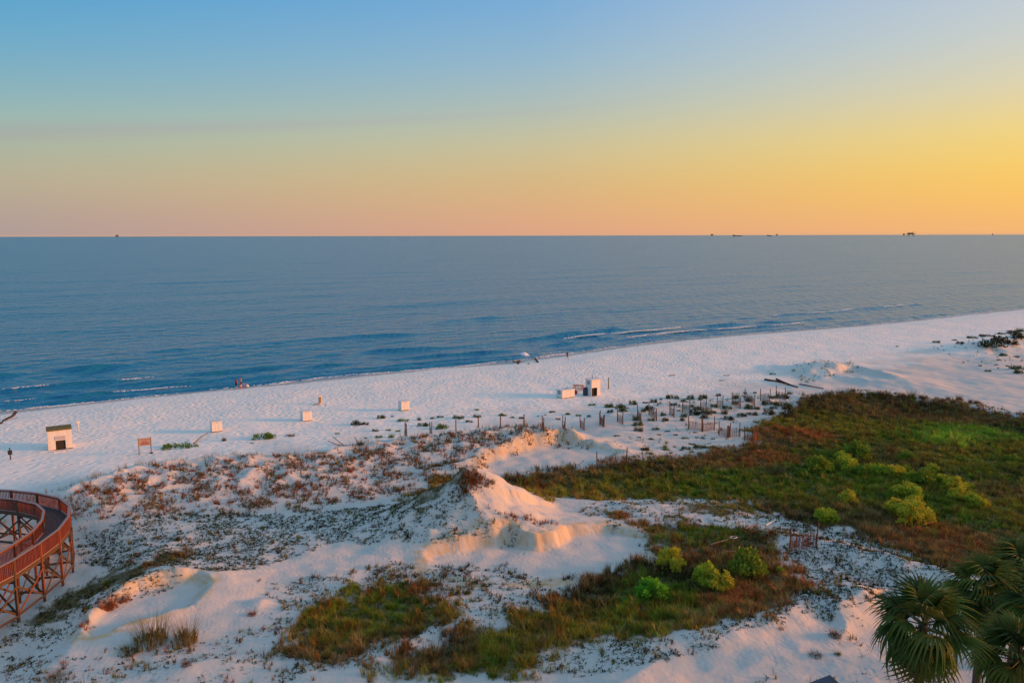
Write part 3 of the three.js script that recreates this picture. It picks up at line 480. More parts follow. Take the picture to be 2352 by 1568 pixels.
function beam(name, a, b, w, t, mat, parent) {                      // a squared timber from a to b: w wide, t thick
  const A = new THREE.Vector3(...a), B = new THREE.Vector3(...b), L = A.distanceTo(B), m = part(name, UNIT, mat, parent);
  m.position.copy(A).add(B).multiplyScalar(0.5);
  const z = B.clone().sub(A).normalize(), x = new THREE.Vector3().crossVectors(UPV, z); if (x.lengthSq() < 1e-6) x.set(1, 0, 0); x.normalize(); const y = new THREE.Vector3().crossVectors(z, x);
  m.quaternion.setFromRotationMatrix(new THREE.Matrix4().makeBasis(x, y, z)); m.scale.set(w, t, L); return m;
}
const YAW = Math.atan2(SS, SC);                                     // things on the beach stand square to the shore: local x along it, local z towards the land
function setOn(o, u, v, yaw = YAW, sink = 0.02) { const g = onGround(u, v); o.position.set(g[0], g[1] - sink, -g[2]); o.rotation.y = yaw; o.userData.sc = mpp(g[0], g[2]); return o; }

// ---------------------------------------------------------------- the curved wooden walkway
{
  const W = thing('boardwalk', 'raised curving red-brown wooden boardwalk with picket railings at the left edge', 'boardwalk');
  const O = [[-38.9, 39.8], [-36.4, 41.3], [-34.3, 43.3], [-33.1, 45.6], [-32.6, 48.05], [-32.58, 50.9], [-32.75, 53.4], [-33.5, 56], [-34.75, 58.3], [-36.6, 60.15], [-39.2, 61.4], [-41.8, 62.1], [-44.6, 62.5], [-47.4, 62.8]];
  const n = O.length, tang = (i) => { const a = O[Math.max(0, i - 1)], b = O[Math.min(n - 1, i + 1)], l = Math.hypot(b[0] - a[0], b[1] - a[1]); return [(b[0] - a[0]) / l, (b[1] - a[1]) / l]; };
  const I = O.map((p, i) => { const t = tang(i); return [p[0] - t[1] * 1.72, p[1] + t[0] * 1.72]; });
  const DY = 4.0, TOP = 5.06, pickets = [];
  for (const [line, other] of [[O, I], [I, O]]) {
    for (let i = 0; i < n; i++) {
      const [x, d] = line[i], h = height(x, d) - 0.3, m = part('post', UNIT, i % 3 === 1 ? M.brace : M.post, W); m.position.set(x, (h + TOP) / 2 - 0.02, -d); m.scale.set(0.15, TOP - 0.04 - h, 0.15); const t = tang(i); m.rotation.y = Math.atan2(t[1], t[0]);
      if (i === n - 1) continue;
      const [x1, d1] = line[i + 1], h1 = height(x1, d1), a = [x, TOP + 0.02, -d], b = [x1, TOP + 0.02, -d1];
      beam('cap_rail', a, b, 0.17, 0.04, M.cap, W);
      beam('top_rail', [x, TOP - 0.12, -d], [x1, TOP - 0.12, -d1], 0.04, 0.09, M.post, W);
      beam('bottom_rail', [x, DY + 0.06, -d], [x1, DY + 0.06, -d1], 0.05, 0.09, M.cap, W);
      beam('stringer', [x, DY - 0.16, -d], [x1, DY - 0.16, -d1], 0.05, 0.24, M.brace, W);
      const L = Math.hypot(x1 - x, d1 - d), k = Math.round(L / 0.14), off = line === O ? 0.05 : -0.05, tx = (d1 - d) / L, td = -(x1 - x) / L;
      for (let q = 1; q < k; q++) { const f = q / k; pickets.push([lerp(x, x1, f) + tx * off, lerp(d, d1, f) + td * off, Math.atan2(d1 - d, x1 - x)]); }
      const lo = Math.min(h + 0.9, 1.6), hi = DY - 0.7;             // crossed braces between neighbouring posts
      beam('brace', [x + tx * 0.09, lo, -d - td * 0.09], [x1 + tx * 0.09, hi, -d1 - td * 0.09], 0.04, 0.13, i % 2 ? M.brace : M.post, W);
      beam('brace', [x - tx * 0.09, hi, -d + td * 0.09], [x1 - tx * 0.09, lo, -d1 + td * 0.09], 0.04, 0.13, M.brace, W);
      beam('tie_beam', [x + tx * 0.1, lo - 0.05, -d - td * 0.1], [x1 + tx * 0.1, lo - 0.05, -d1 - td * 0.1], 0.04, 0.16, M.brace, W);
    }
  }
  for (let i = 0; i < n; i++) {
    const a = O[i], b = I[i];
    beam('cross_beam', [a[0], DY - 0.42, -a[1]], [b[0], DY - 0.42, -b[1]], 0.12, 0.26, M.brace, W);
    beam('brace', [a[0], 1.3, -a[1]], [b[0], DY - 0.7, -b[1]], 0.04, 0.16, M.brace, W);
    beam('tie_beam', [a[0], 1.5, -a[1]], [b[0], 1.5, -b[1]], 0.06, 0.16, M.brace, W);
  }
  const PK = new THREE.BoxGeometry(0.07, 0.9, 0.028); pickets.sort((p, q) => Math.hypot(p[0] + 34, p[1] - 53) - Math.hypot(q[0] + 34, q[1] - 53));
  const rest = [];
  pickets.forEach((p, i) => { if (i < 290) { const m = part('picket', PK, M.red[i * 7 % 3], W); m.position.set(p[0], DY + 0.55, -p[1]); m.rotation.y = p[2]; } else { const g = PK.clone(); g.rotateY(p[2]); g.translate(p[0], DY + 0.55, -p[1]); rest.push(g); } });
  part('picket_rows', mergeGeometries(rest), M.red[0], W).userData.kind = 'stuff';
  const planks = [];
  for (let i = 0; i < n - 1; i++) { const k = Math.max(1, Math.round(Math.hypot(O[i + 1][0] - O[i][0], O[i + 1][1] - O[i][1]) / 0.16)); for (let q = 0; q < k; q++) { const f = (q + 0.5) / k, mix = (l) => [lerp(l[i][0], l[i + 1][0], f), lerp(l[i][1], l[i + 1][1], f)]; planks.push([mix(O), mix(I)]); } }
  planks.forEach(([a, b], i) => { const y = DY - 0.02 + 0.004 * (i % 3); beam('plank', [a[0], y, -a[1]], [b[0], y, -b[1]], 0.142, 0.035, M.deck[i * 5 % 3], W); });
}

// ---------------------------------------------------------------- huts, boxes and signs on the beach
{
  const S = setOn(thing('beach_shed', 'white clapboard beach shed with olive roof edge and dark doorway', 'shed'), ...zs(876, 656));
  const w = 2.45, h = 2.32, dp = 1.9;
  part('wall_frame', mergeGeometries([boxAt(w - 0.1, h - 0.14, 0.06, 0, h / 2 + 0.04, -dp + 0.05), boxAt(0.06, h - 0.14, dp - 0.2, -w / 2 + 0.07, h / 2 + 0.04, -dp / 2), boxAt(0.06, h - 0.14, dp - 0.2, w / 2 - 0.07, h / 2 + 0.04, -dp / 2), boxAt(0.7, h - 0.16, 0.05, -w / 2 + 0.42, h / 2 + 0.05, -0.06), boxAt(0.62, h - 0.16, 0.05, w / 2 - 0.38, h / 2 + 0.05, -0.06), boxAt(w - 0.16, 0.9, 0.05, 0, h - 0.46, -0.063)]), M.white[1], S);
  const dx0 = -w / 2 + 0.72, dx1 = w / 2 - 0.66, dh = 1.18;
  for (let i = 0; i < 15; i++) {
    const y0 = 0.1 + i * 0.148;
    const rowsX = y0 + 0.07 < dh ? [[-w / 2, dx0], [dx1, w / 2]] : [[-w / 2, w / 2]];
    for (const [a, b] of rowsX) { const m = part('siding_board', boxAt(b - a, 0.146, 0.03, (a + b) / 2, 0, 0, 0.006), M.white[i % 2], S); m.position.set(0, y0 + 0.07, -0.012); m.rotation.x = -0.08; }
    for (const sx of [-1, 1]) { const m = part('siding_board', boxAt(0.03, 0.146, dp, 0, 0, 0, 0.006), M.white[(i + 1) % 2], S); m.position.set(sx * (w / 2 - 0.016), y0 + 0.07, -dp / 2 - 0.03); m.rotation.z = sx * -0.08; }
  }
  const door = part('door_panel', boxAt(dx1 - dx0, dh - 0.06, 0.04, (dx0 + dx1) / 2, dh / 2 + 0.04, -0.16), M.dark, S);
  for (let i = 0; i < 6; i++) part('slat', boxAt(dx1 - dx0 - 0.06, 0.05, 0.03, (dx0 + dx1) / 2, 0.18 + i * 0.18, -0.12), M.driftDark, door);
  part('notice_panel', boxAt(dx1 - dx0, 0.42, 0.03, (dx0 + dx1) / 2, dh + 0.26, 0.03), M.panel, S);
  part('sill', boxAt(w, 0.1, 0.1, 0, 0.04, -0.04), M.dark, S);
  const roof = part('roof', boxAt(w + 0.12, 0.17, dp + 0.25, 0, h + 0.1, -dp / 2), M.roof, S); roof.rotation.x = 0;
  part('fascia', boxAt(w + 0.06, 0.12, 0.03, 0, h - 0.04, 0.04), M.white[0], S);
  const St = setOn(solo('doorstep', boxAt(1.1, 0.14, 0.5, 0, 0.05, 0), M.white[0], 'low white doorstep lying in front of the clapboard shed', 'step'), ...zs(855, 690));
}
const stripe = (parent, x, y, z, n, w, h, rot) => { for (let i = 0; i < n; i++) { const m = part('blue_mark', boxAt(w, h, 0.012, 0, 0, 0, 0.003), M.blue, parent); m.position.set(x, y - i * h * 1.7, z); m.rotation.y = rot; } };
function storageBox(pt, w, h, dp, label) {
  const B = setOn(thing('storage_box', label, 'box', 'white storage boxes along the beach'), ...pt);
  part('body', boxAt(w, h - 0.14, dp, 0, (h - 0.14) / 2 + 0.1, -dp / 2), M.white[0], B);
  const lid = part('lid', boxAt(w + 0.08, 0.06, dp + 0.08, 0, h, -dp / 2), M.white[1], B);
  part('skid', boxAt(w - 0.1, 0.1, 0.1, 0, 0.05, -0.1), M.dark, B); part('skid', boxAt(w - 0.1, 0.1, 0.1, 0, 0.05, -dp + 0.1), M.dark, B);
  for (let i = 1; i < 3; i++) part('seam_batten', boxAt(0.03, h - 0.2, 0.015, -w / 2 + w * i / 3, h / 2 + 0.04, 0.008), M.white[1], B);
  part('latch', boxAt(0.1, 0.06, 0.03, 0, h - 0.12, 0.015), M.steel, B);
  return B;
}
storageBox(zb(222, 658), 1.25, 1.35, 1.1, 'white storage box on the sand nearest the sign');
storageBox(zb(1098, 553), 1.25, 1.35, 1.1, 'white storage box right of the bin post, middle one of three');
storageBox(zb(2048, 450), 1.25, 1.35, 1.1, 'white storage box farthest right of the three matching ones');
{
  const B = storageBox(zh(1298, 1128), 2.35, 1.3, 1.5, 'long white storage box with blue marks beside the picnic table');
  stripe(B, -1.195, 1.08, -0.75, 3, 0.75, 0.11, Math.PI / 2);
  part('lid_handle', boxAt(0.45, 0.06, 0.1, 0.1, 1.36, -0.7), M.steel, B);
  const H = setOn(thing('beach_hut', 'tall narrow white beach hut with flat roof and open lower front', 'hut'), ...zh(1833, 1086));
  const w = 1.8, h = 2.55, dp = 1.5, d0 = -0.82, d1 = 0.22, dh = 1.3;
  part('side_wall', boxAt(0.07, h, dp, -w / 2 + 0.035, h / 2, -dp / 2), M.white[1], H); part('side_wall', boxAt(0.07, h, dp, w / 2 - 0.035, h / 2, -dp / 2), M.white[1], H); part('back_wall', boxAt(w - 0.15, h, 0.06, 0, h / 2, -dp + 0.04), M.white[0], H);
  part('front_wall', mergeGeometries([boxAt(w - 0.144, h - dh, 0.07, 0, dh + (h - dh) / 2, -0.04), boxAt(w / 2 - d1 - 0.075, dh, 0.07, (d1 + w / 2 - 0.07) / 2, dh / 2, -0.043)]), M.white[0], H);
  part('doorway_board', boxAt(d1 - d0, dh - 0.02, 0.04, (d0 + d1) / 2, dh / 2, -0.35), M.driftDark, H);
  part('roof', boxAt(w + 0.36, 0.07, dp + 0.36, 0.02, h + 0.04, -dp / 2), M.white[1], H); part('floor', boxAt(w - 0.2, 0.08, dp - 0.2, 0, 0.05, -dp / 2), M.driftDark, H);
  part('vent_pipe', new THREE.CylinderGeometry(0.05, 0.05, 0.5, 8).translate(0.1, h + 0.3, -1.1), M.steel, H);
  stripe(H, -w / 2 - 0.012, 2.25, -0.75, 3, 0.75, 0.11, Math.PI / 2);
  const bar = setOn(thing('trash_barrel', 'dark rounded trash barrel standing against the tall white hut', 'barrel'), ...zh(1632, 1075));
  part('drum', new THREE.LatheGeometry([[0, 0], [0.38, 0], [0.42, 0.1], [0.43, 0.6], [0.42, 1.05], [0.38, 1.1]].map((p) => new THREE.Vector2(...p)), 16), M.navy, bar); part('lid', new THREE.LatheGeometry([[0.44, 1.08], [0.44, 1.14], [0.3, 1.24], [0, 1.28]].map((p) => new THREE.Vector2(...p)), 16), M.navy, bar);
  const T = setOn(thing('picnic_table', 'orange-brown wooden picnic table between the white box and the hut', 'table'), ...zh(1495, 965), YAW - 0.9);
  for (let i = 0; i < 5; i++) part('top_board', boxAt(1.8, 0.04, 0.135, 0, 0.75, -0.29 + i * 0.145), M.orange, T);
  for (const s of [-1, 1]) { part('bench', boxAt(1.8, 0.05, 0.26, 0, 0.44, s * 0.68), M.orange, T); for (const q of [-1, 1]) { beam('leg', [q * 0.65, 0.72, s * 0.2], [q * 0.65, 0, s * 0.62], 0.09, 0.05, M.orange, T); } beam('bench_support', [s * 0.65, 0.4, -0.78], [s * 0.65, 0.4, 0.78], 0.05, 0.09, M.orange, T); }
  const red = setOn(thing('fuel_can', 'small red can behind the long white box', 'can'), ...zh(1446, 1050)); part('can_body', boxAt(0.42, 0.5, 0.3, 0, 0.26, 0, 0.05), M.redc, red); part('can_cap', new THREE.CylinderGeometry(0.07, 0.1, 0.2, 8).translate(-0.1, 0.58, 0), M.redc, red);
  const pole = setOn(thing('marker_post', 'lone upright olive wooden post right of the tall white hut', 'post'), ...zh(2076, 955)); part('pole', new THREE.CylinderGeometry(0.08, 0.095, 1.85, 10).translate(0, 0.92, 0), M.olive, pole); part('pole_cap', new THREE.CylinderGeometry(0.05, 0.085, 0.06, 10).translate(0, 1.87, 0), M.driftDark, pole);
}
{
  const S = setOn(thing('notice_board', 'reddish notice board on two wooden posts in front of the dunes', 'sign'), ...zs(2110, 718), YAW - 0.1);
  for (const s of [-1, 1]) part('post', boxAt(0.12, 1.9, 0.12, s * 0.62, 0.95, 0), M.tan, S);
  const b = part('board', boxAt(1.1, 0.88, 0.05, 0, 1.42, 0), M.sign, S);
  for (const [y, w, h] of [[1.74, 0.95, 0.06], [1.56, 0.42, 0.05], [1.46, 0.62, 0.05], [1.33, 0.86, 0.1], [1.17, 0.9, 0.12]]) { const k = Math.round(w / 0.09); for (let i = 0; i < k; i++) part('lettering', boxAt(0.06, h, 0.008, -w / 2 + (i + 0.5) * w / k, y, 0.03, 0.002), M.rust, b); }
  part('footing', new THREE.IcosahedronGeometry(0.2, 1).scale(1, 0.5, 0.8).translate(0.62, 0.06, 0.02), M.driftDark, S);
  const Q = setOn(thing('post_sign', 'dark small sign on a single post at the far left', 'sign'), ...zs(147, 800), YAW);
  part('post', boxAt(0.12, 1.35, 0.12, 0, 0.67, 0), M.dark, Q); part('panel', boxAt(0.42, 0.5, 0.06, 0, 0.85, 0.1), M.black, Q);
  const L = setOn(thing('white_standpipe', 'thin white standpipe with square head behind the clapboard shed', 'post'), ...zs(1140, 395)); part('pole', new THREE.CylinderGeometry(0.06, 0.06, 1.1, 10).translate(0, 0.55, 0), M.white[0], L); part('head', boxAt(0.4, 0.4, 0.3, 0, 1.25, 0), M.white[1], L);
  const K = setOn(thing('bin_post', 'white post with brown bin box out on the open beach', 'bin'), ...zb(1222, 384)); part('backboard', boxAt(0.42, 1.25, 0.1, 0, 0.63, -0.16), M.white[0], K); part('bin', boxAt(0.32, 0.85, 0.22, -0.06, 0.6, 0.02), M.tan, K); part('top', boxAt(0.46, 0.05, 0.4, 0, 1.28, -0.05), M.white[1], K); part('foot_plank', boxAt(0.95, 0.12, 0.3, -0.6, 0.05, 0.25), M.tan, K);
}
// ---------------------------------------------------------------- sand fences: two posts and wire-bound slats
const POST = new THREE.CylinderGeometry(0.055, 0.065, 1, 8).translate(0, 0.5, 0), SLAT = new THREE.BoxGeometry(0.045, 1, 0.012).translate(0, 0.5, 0);
function sandFence(p, q, label, group, hPost = 1.75, hSlat = 1.15, mat = M.slat, end = null) {
  const a = onGround(...p), b = onGround(...q), F_ = thing('sand_fence', label, 'fence', group);
  F_.position.set(a[0], a[1], -a[2]);
  const dx = b[0] - a[0], dz = -(b[2] - a[2]), L = Math.hypot(dx, dz), n = Math.max(2, Math.min(40, Math.round(L / 0.11))), yaw = -Math.atan2(dz, dx);
  for (const [e, hh] of [[a, hPost], [b, hPost * rr(0.9, 1.05)]]) { const m = part('post', POST, M.fence, F_); m.position.set(e[0] - a[0], e[1] - a[1] - 0.2, -e[2] + a[2]); m.scale.set(1, hh + 0.2, 1); m.rotation.set(rr(-0.04, 0.04), 0, rr(-0.04, 0.04)); }
  for (let i = 1; i < n; i++) { const f = i / n, x = a[0] + dx * f, d = a[2] - dz * f, m = part('slat', SLAT, mat, F_); m.position.set(x - a[0], height(x, d) - a[1] - 0.08, -d + a[2]); m.scale.y = hSlat * rr(0.9, 1.06); m.rotation.set(rr(-0.05, 0.05), yaw, rr(-0.06, 0.06)); }
  for (const hw of [0.3, 0.6, 0.95]) beam('wire', [0, hw, 0], [dx, hw + b[1] - a[1], dz], 0.012, 0.012, M.steel, F_);
}
{
  const back = 'short slat fences in the far row', mid = 'slat fences by the meadow corner', left = 'short slat fences behind the foredune';
  const FARROW = ['second', 'third', 'fourth', 'fifth', 'sixth', 'seventh', 'eighth', 'ninth', 'tenth', 'eleventh', 'twelfth'], NEARROW = ['leftmost', 'second from the left', 'third from the left', 'rightmost'];
  sandFence(zf(112, 500), zf(157, 545), 'short slatted sand fence at the left end of the far row', back);
  for (const [a, b] of [[[315, 480], [378, 515]], [[550, 430], [588, 488]], [[682, 400], [772, 470]], [[925, 400], [975, 430]], [[1068, 372], [1160, 376]], [[1278, 345], [1347, 350]], [[1472, 315], [1540, 322]], [[1650, 285], [1745, 328]], [[1797, 235], [1912, 300]], [[1980, 238], [2085, 246]], [[2160, 200], [2270, 230]]]) sandFence(zf(...a), zf(...b), 'short slatted sand fence, ' + FARROW.shift() + ' from the left in the far row', back);
  sandFence(zf(1140, 565), zf(1300, 595), 'slatted sand fence at the left of the meadow corner row', mid); sandFence(zf(1310, 600), zf(1442, 580), 'slatted sand fence second from the left of the meadow corner row', mid);
  sandFence(zf(1497, 638), zf(1606, 672), 'slatted sand fence third from the left of the meadow corner row', mid); sandFence(zf(1620, 660), zf(1742, 655), 'slatted sand fence fourth from the left of the meadow corner row', mid);
  sandFence(zf(1795, 703), zf(1888, 748), 'slatted sand fence at the right of the meadow corner row', mid); sandFence(zf(1898, 742), zf(1940, 722), 'short reddish slat fence piece touching the meadow grass', mid, 1.6, 1.4, M.slatRed);
  sandFence(zf(1592, 668), zf(1618, 660), 'short stack of reddish slats in the meadow corner row', mid, 1.5, 1.4, M.slatRed);
  sandFence(zf(78, 1030), zf(420, 985), 'long slatted sand fence at the near edge of the brown meadow', null, 1.85, 1.2);
  sandFence(z4(375, 565), z4(578, 530), 'slatted sand fence standing alone on the speckled sand near the palms', null, 1.9, 1.25, M.slatRed);
  for (const [a, b] of [[[470, 680], [486, 692]], [[643, 665], [662, 685]], [[790, 660], [822, 685]], [[953, 640], [986, 658]]]) sandFence(z7(...a), z7(...b), 'short sand fence behind the blown-out dune, ' + NEARROW.shift(), left, 1.7, 1.1);
  for (const [a, b] of [[[1347, 728], [1364, 732]], [[1556, 712], [1570, 712]]]) sandFence(z6(...a), z6(...b), a[0] < 1400 ? 'narrow two-post fence stub leftmost on the foredune crest' : 'narrow two-post fence stub second from left on the foredune crest', left, 1.5, 0.9);
  const BARE = ['leftmost of four', 'second of four', 'third of four', 'rightmost of four'];
  const post = (pt, hh, label, group) => { const o = setOn(thing('fence_post', label, 'post', group), ...pt, 0, 0.2); const m = part('shaft', POST, M.fence, o); m.scale.set(1.2, hh, 1.2); part('weathered_top', new THREE.CylinderGeometry(0.04, 0.066, 0.05, 8).translate(0, hh + 0.02, 0), M.driftDark, o); };
  for (const pt of [z6(1772, 690), z6(1958, 657), z6(2142, 657), z6(2338, 652)]) post(pt, 1.6, 'bare wooden fence post on the foredune crest, ' + BARE.shift(), 'bare posts on the foredune');
  post(zf(2092, 742), 1.9, 'lone pale post at the edge of the orange meadow grass'); post(z4(1735, 742), 1.7, 'lone brown post just left of the rear palm');
}

// ---------------------------------------------------------------- driftwood, planks, branches
function log(name, pts, r0, r1, mat, label, cat = 'driftwood', group) {
  const P = pts.map(([u, v, lift = 0.08]) => { const g = onGround(u, v); return new THREE.Vector3(g[0], g[1] + lift, -g[2]); });
  const c = new THREE.CatmullRomCurve3(P), g = new THREE.TubeGeometry(c, P.length * 6, 1, 7), p = g.attributes.position, n = P.length * 6 + 1;
  for (let i = 0; i < p.count; i++) { const k = Math.floor(i / 8), f = k / (n - 1), q = c.getPointAt(f), r = lerp(r0, r1, f) * (1 + 0.2 * noise(i * 0.7, f * 5)); p.setXYZ(i, q.x + (p.getX(i) - q.x) * r, q.y + (p.getY(i) - q.y) * r, q.z + (p.getZ(i) - q.z) * r); }
  g.computeVertexNormals(); return solo(name, g, mat, label, cat, group);
}
log('driftwood_pole', [[...z8(172, 522), 0.15], [...z8(280, 540), 0.15], [...z8(410, 578), 0.12]], 0.16, 0.1, M.driftDark, 'long dark driftwood pole lying left of the far dune');
log('driftwood_pole', [[...z8(255, 525), 0.3], [...z8(300, 545), 0.28], [...z8(345, 560), 0.2]], 0.16, 0.14, M.driftDark, 'short thick driftwood pole crossing the long dark one');
log('driftwood_pole', [[...z8(422, 553), 0.1], [...z8(500, 568), 0.1], [...z8(595, 586), 0.1]], 0.09, 0.07, M.driftDark, 'thin dark driftwood pole at the foot of the far dune');
log('dead_branch', [[...z6(705, 790), 0.3], [...z6(780, 812), 0.15], [...z6(915, 815), 0.1]], 0.035, 0.06, M.driftDark, 'forked dead branch lying on the foredune crest, lower limb', 'branch');
log('dead_branch', [[...z6(740, 760), 0.5], [...z6(790, 792), 0.3], [...z6(830, 810), 0.12]], 0.025, 0.05, M.driftDark, 'forked dead branch on the foredune crest, raised limb', 'branch');
log('dead_branch', [[...z6(925, 790), 0.75], [...z6(945, 795), 0.4], [...z6(965, 805), 0.1]], 0.02, 0.04, M.driftDark, 'short upright dead twig beside the forked branch', 'branch');
log('bleached_plank', [[...z3(1370, 362), 0.35], [...z3(1455, 408), 0.3]], 0.09, 0.08, M.panel, 'pale bleached plank slanting at the left of the hollow grass', 'plank');
log('bleached_plank', [[...z3(1985, 424), 0.4], [...z3(2095, 390), 0.4]], 0.06, 0.05, M.cap, 'pale plank lying in the grass left of the lone fence', 'plank');
log('bleached_plank', [[...z4(190, 388), 0.25], [...z4(265, 345), 0.25]], 0.08, 0.07, M.white[1], 'white plank on the grass edge nearest the lone fence', 'plank');
log('bleached_plank', [[...z3(1720, 548), 0.4], [...z3(1850, 512), 0.4]], 0.04, 0.04, M.cap, 'thin pale plank in the middle of the hollow grass', 'plank');
log('bleached_plank', [[...z3(1830, 596), 0.35], [...z3(1915, 596), 0.35]], 0.05, 0.04, M.cap, 'short pale plank behind the round green shrubs', 'plank');
log('pipe_loop', [[...z3(1865, 500), 0.45], [...z3(1890, 491), 0.45], [...z3(1922, 496), 0.45], [...z3(1900, 506), 0.45], [...z3(1868, 503), 0.45]], 0.03, 0.03, M.white[0], 'small white loop of pipe in the hollow grass', 'pipe');
log('driftwood_log', [[...zs(35, 246), 0.1], [...zs(110, 228), 0.28], [...zs(170, 212), 0.4], [...zs(230, 185), 0.75]], 0.12, 0.22, M.driftDark, 'dark knotted driftwood log at the left edge near the water');
log('driftwood_log', [[...zs(-20, 290), 0.12], [...zs(34, 272), 0.15]], 0.18, 0.1, M.driftDark, 'small dark driftwood stub cut by the left edge');
log('driftwood_log', [[...zh(220, 440), 0.15], [...zh(350, 430), 0.2]], 0.16, 0.2, M.olive, 'brown driftwood log on the wet sand left of the umbrella', 'driftwood'); log('driftwood_log', [[...zh(318, 470), 0.15], [...zh(352, 440), 0.35]], 0.2, 0.25, M.driftDark, 'dark stump end beside the brown log by the water');
log('driftwood_log', [[...zh(640, 398), 0.45], [...zh(706, 440), 0.12]], 0.14, 0.2, M.driftDark, 'dark slanting log right of the white umbrella'); log('driftwood_log', [[...zh(505, 470), 0.08], [...zh(545, 468), 0.1]], 0.12, 0.1, M.drift, 'little grey log below the white umbrella');
for (const [pt, q, label] of [[z7(1985, 232), z7(2030, 230), 'flat dark weed strip on the beach right of the hut'], [z7(1948, 273), z7(1985, 272), 'dark weed strip left of the driftwood poles'], [z7(1530, 232), z7(1575, 228), 'faint grey weed strip on the open beach'], [z6(1230, 572), z6(1252, 570), 'small dark wood block near the right white box']]) log('weed_strip', [[...pt, 0.03], [...q, 0.03]], 0.1, 0.08, M.driftDark, label, 'beach debris');
log('fallen_stalk', [[...z5(1610, 800), 0.1], [...z5(1665, 768), 0.35], [...z5(1730, 740), 0.55]], 0.09, 0.05, M.olive, 'slanting olive stalk beside the green beach plants', 'stalk');

// ---------------------------------------------------------------- parasol, people
{
  const U = setOn(thing('beach_umbrella', 'white beach umbrella at the water edge with small seat below', 'umbrella'), ...zh(430, 335), 0.3), prof = [], can = [];
  part('pole', new THREE.CylinderGeometry(0.025, 0.025, 1.15, 8).translate(0, 0.57, 0), M.steel, U);
  for (let k = 0; k < 8; k++) { const g = new THREE.BufferGeometry(), a0 = k * Math.PI / 4, a1 = a0 + Math.PI / 4, am = (a0 + a1) / 2, P = [], I = []; for (const [r, y] of [[0.02, 1.15], [0.7, 0.92], [1.35, 0.42]]) for (const [a, s] of [[a0, 1], [am, 0.95], [a1, 1]]) P.push(Math.cos(a) * r * s, y - (1 - s) * 0.4, Math.sin(a) * r * s); for (let j = 0; j < 2; j++) for (let i = 0; i < 2; i++) { const q = j * 3 + i; I.push(q, q + 1, q + 3, q + 1, q + 4, q + 3); } g.setAttribute('position', new THREE.Float32BufferAttribute(P, 3)); g.setIndex(I); g.computeVertexNormals(); part('canopy_panel', g, k % 4 === 1 ? M.white[0] : M.panelLilac ??= std(C(0.62, 0.64, 0.78), 0.8), U); }
  part('finial', new THREE.SphereGeometry(0.04, 8, 6).translate(0, 1.18, 0), M.white[0], U);
  const ch = setOn(thing('folded_beach_chair', 'blue folding beach chair with white bag beside the group by the water', 'chair'), ...zb(490, 236), 0.6);
  part('seat', boxAt(0.55, 0.05, 0.5, 0, 0.3, 0), M.blueSheet, ch); const bk = part('backrest', boxAt(0.55, 0.65, 0.04, 0, 0.62, -0.32), M.blueSheet, ch); bk.rotation.x = -0.15;
  for (const s of [-1, 1]) { beam('leg', [s * 0.27, 0, 0.25], [s * 0.27, 0.35, -0.25], 0.03, 0.03, M.steel, ch); beam('leg', [s * 0.27, 0, -0.25], [s * 0.27, 0.35, 0.25], 0.03, 0.03, M.steel, ch); }
  const bag = setOn(thing('beach_bag', 'white beach bag on the wet sand right of the blue chair', 'bag'), ...zb(512, 224), 0.2); part('bag_body', new THREE.SphereGeometry(0.3, 12, 8).scale(1, 0.9, 0.7).translate(0, 0.25, 0), M.white[0], bag); part('handle', new THREE.TorusGeometry(0.14, 0.02, 6, 12).translate(0, 0.52, 0), M.white[1], bag);
}
function fieldMesh(bones, N, size, centre, k = 0.03) {              // one smooth surface round tapered bones
  const mc = new MarchingCubes(N, new THREE.MeshBasicMaterial(), false, false, 60000); mc.isolation = 0;
  for (let z = 0; z < N; z++) for (let y = 0; y < N; y++) for (let x = 0; x < N; x++) {
    const px = (x - N / 2) / (N / 2) * size + centre[0], py = (y - N / 2) / (N / 2) * size + centre[1], pz = (z - N / 2) / (N / 2) * size + centre[2]; let D = 1e3;
    for (const [a, ra, b, rb, flat] of bones) {
      const ex = b[0] - a[0], ey = b[1] - a[1], ez = b[2] - a[2], L = ex * ex + ey * ey + ez * ez || 1e-6, f = clamp(((px - a[0]) * ex + (py - a[1]) * ey + (pz - a[2]) * ez) / L, 0, 1);
      const dd = Math.hypot(px - a[0] - ex * f, py - a[1] - ey * f, (pz - a[2] - ez * f) * (flat ?? 1)) - lerp(ra, rb, f), h = clamp(0.5 + 0.5 * (D - dd) / k, 0, 1); D = lerp(D, dd, h) - k * h * (1 - h);
    }
    mc.field[x + y * N + z * N * N] = -D;
  }
  mc.update();
  const g = new THREE.BufferGeometry(), P = new Float32Array(mc.count * 3), Q = new Float32Array(mc.count * 3);
  for (let i = 0; i < mc.count * 3; i++) { P[i] = mc.positionArray[i] * size + centre[i % 3]; Q[i] = mc.normalArray[i]; }
  g.setAttribute('position', new THREE.BufferAttribute(P, 3)); g.setAttribute('normal', new THREE.BufferAttribute(Q, 3)); return g;
}
const skin = std(C(0.42, 0.24, 0.16), 0.6);
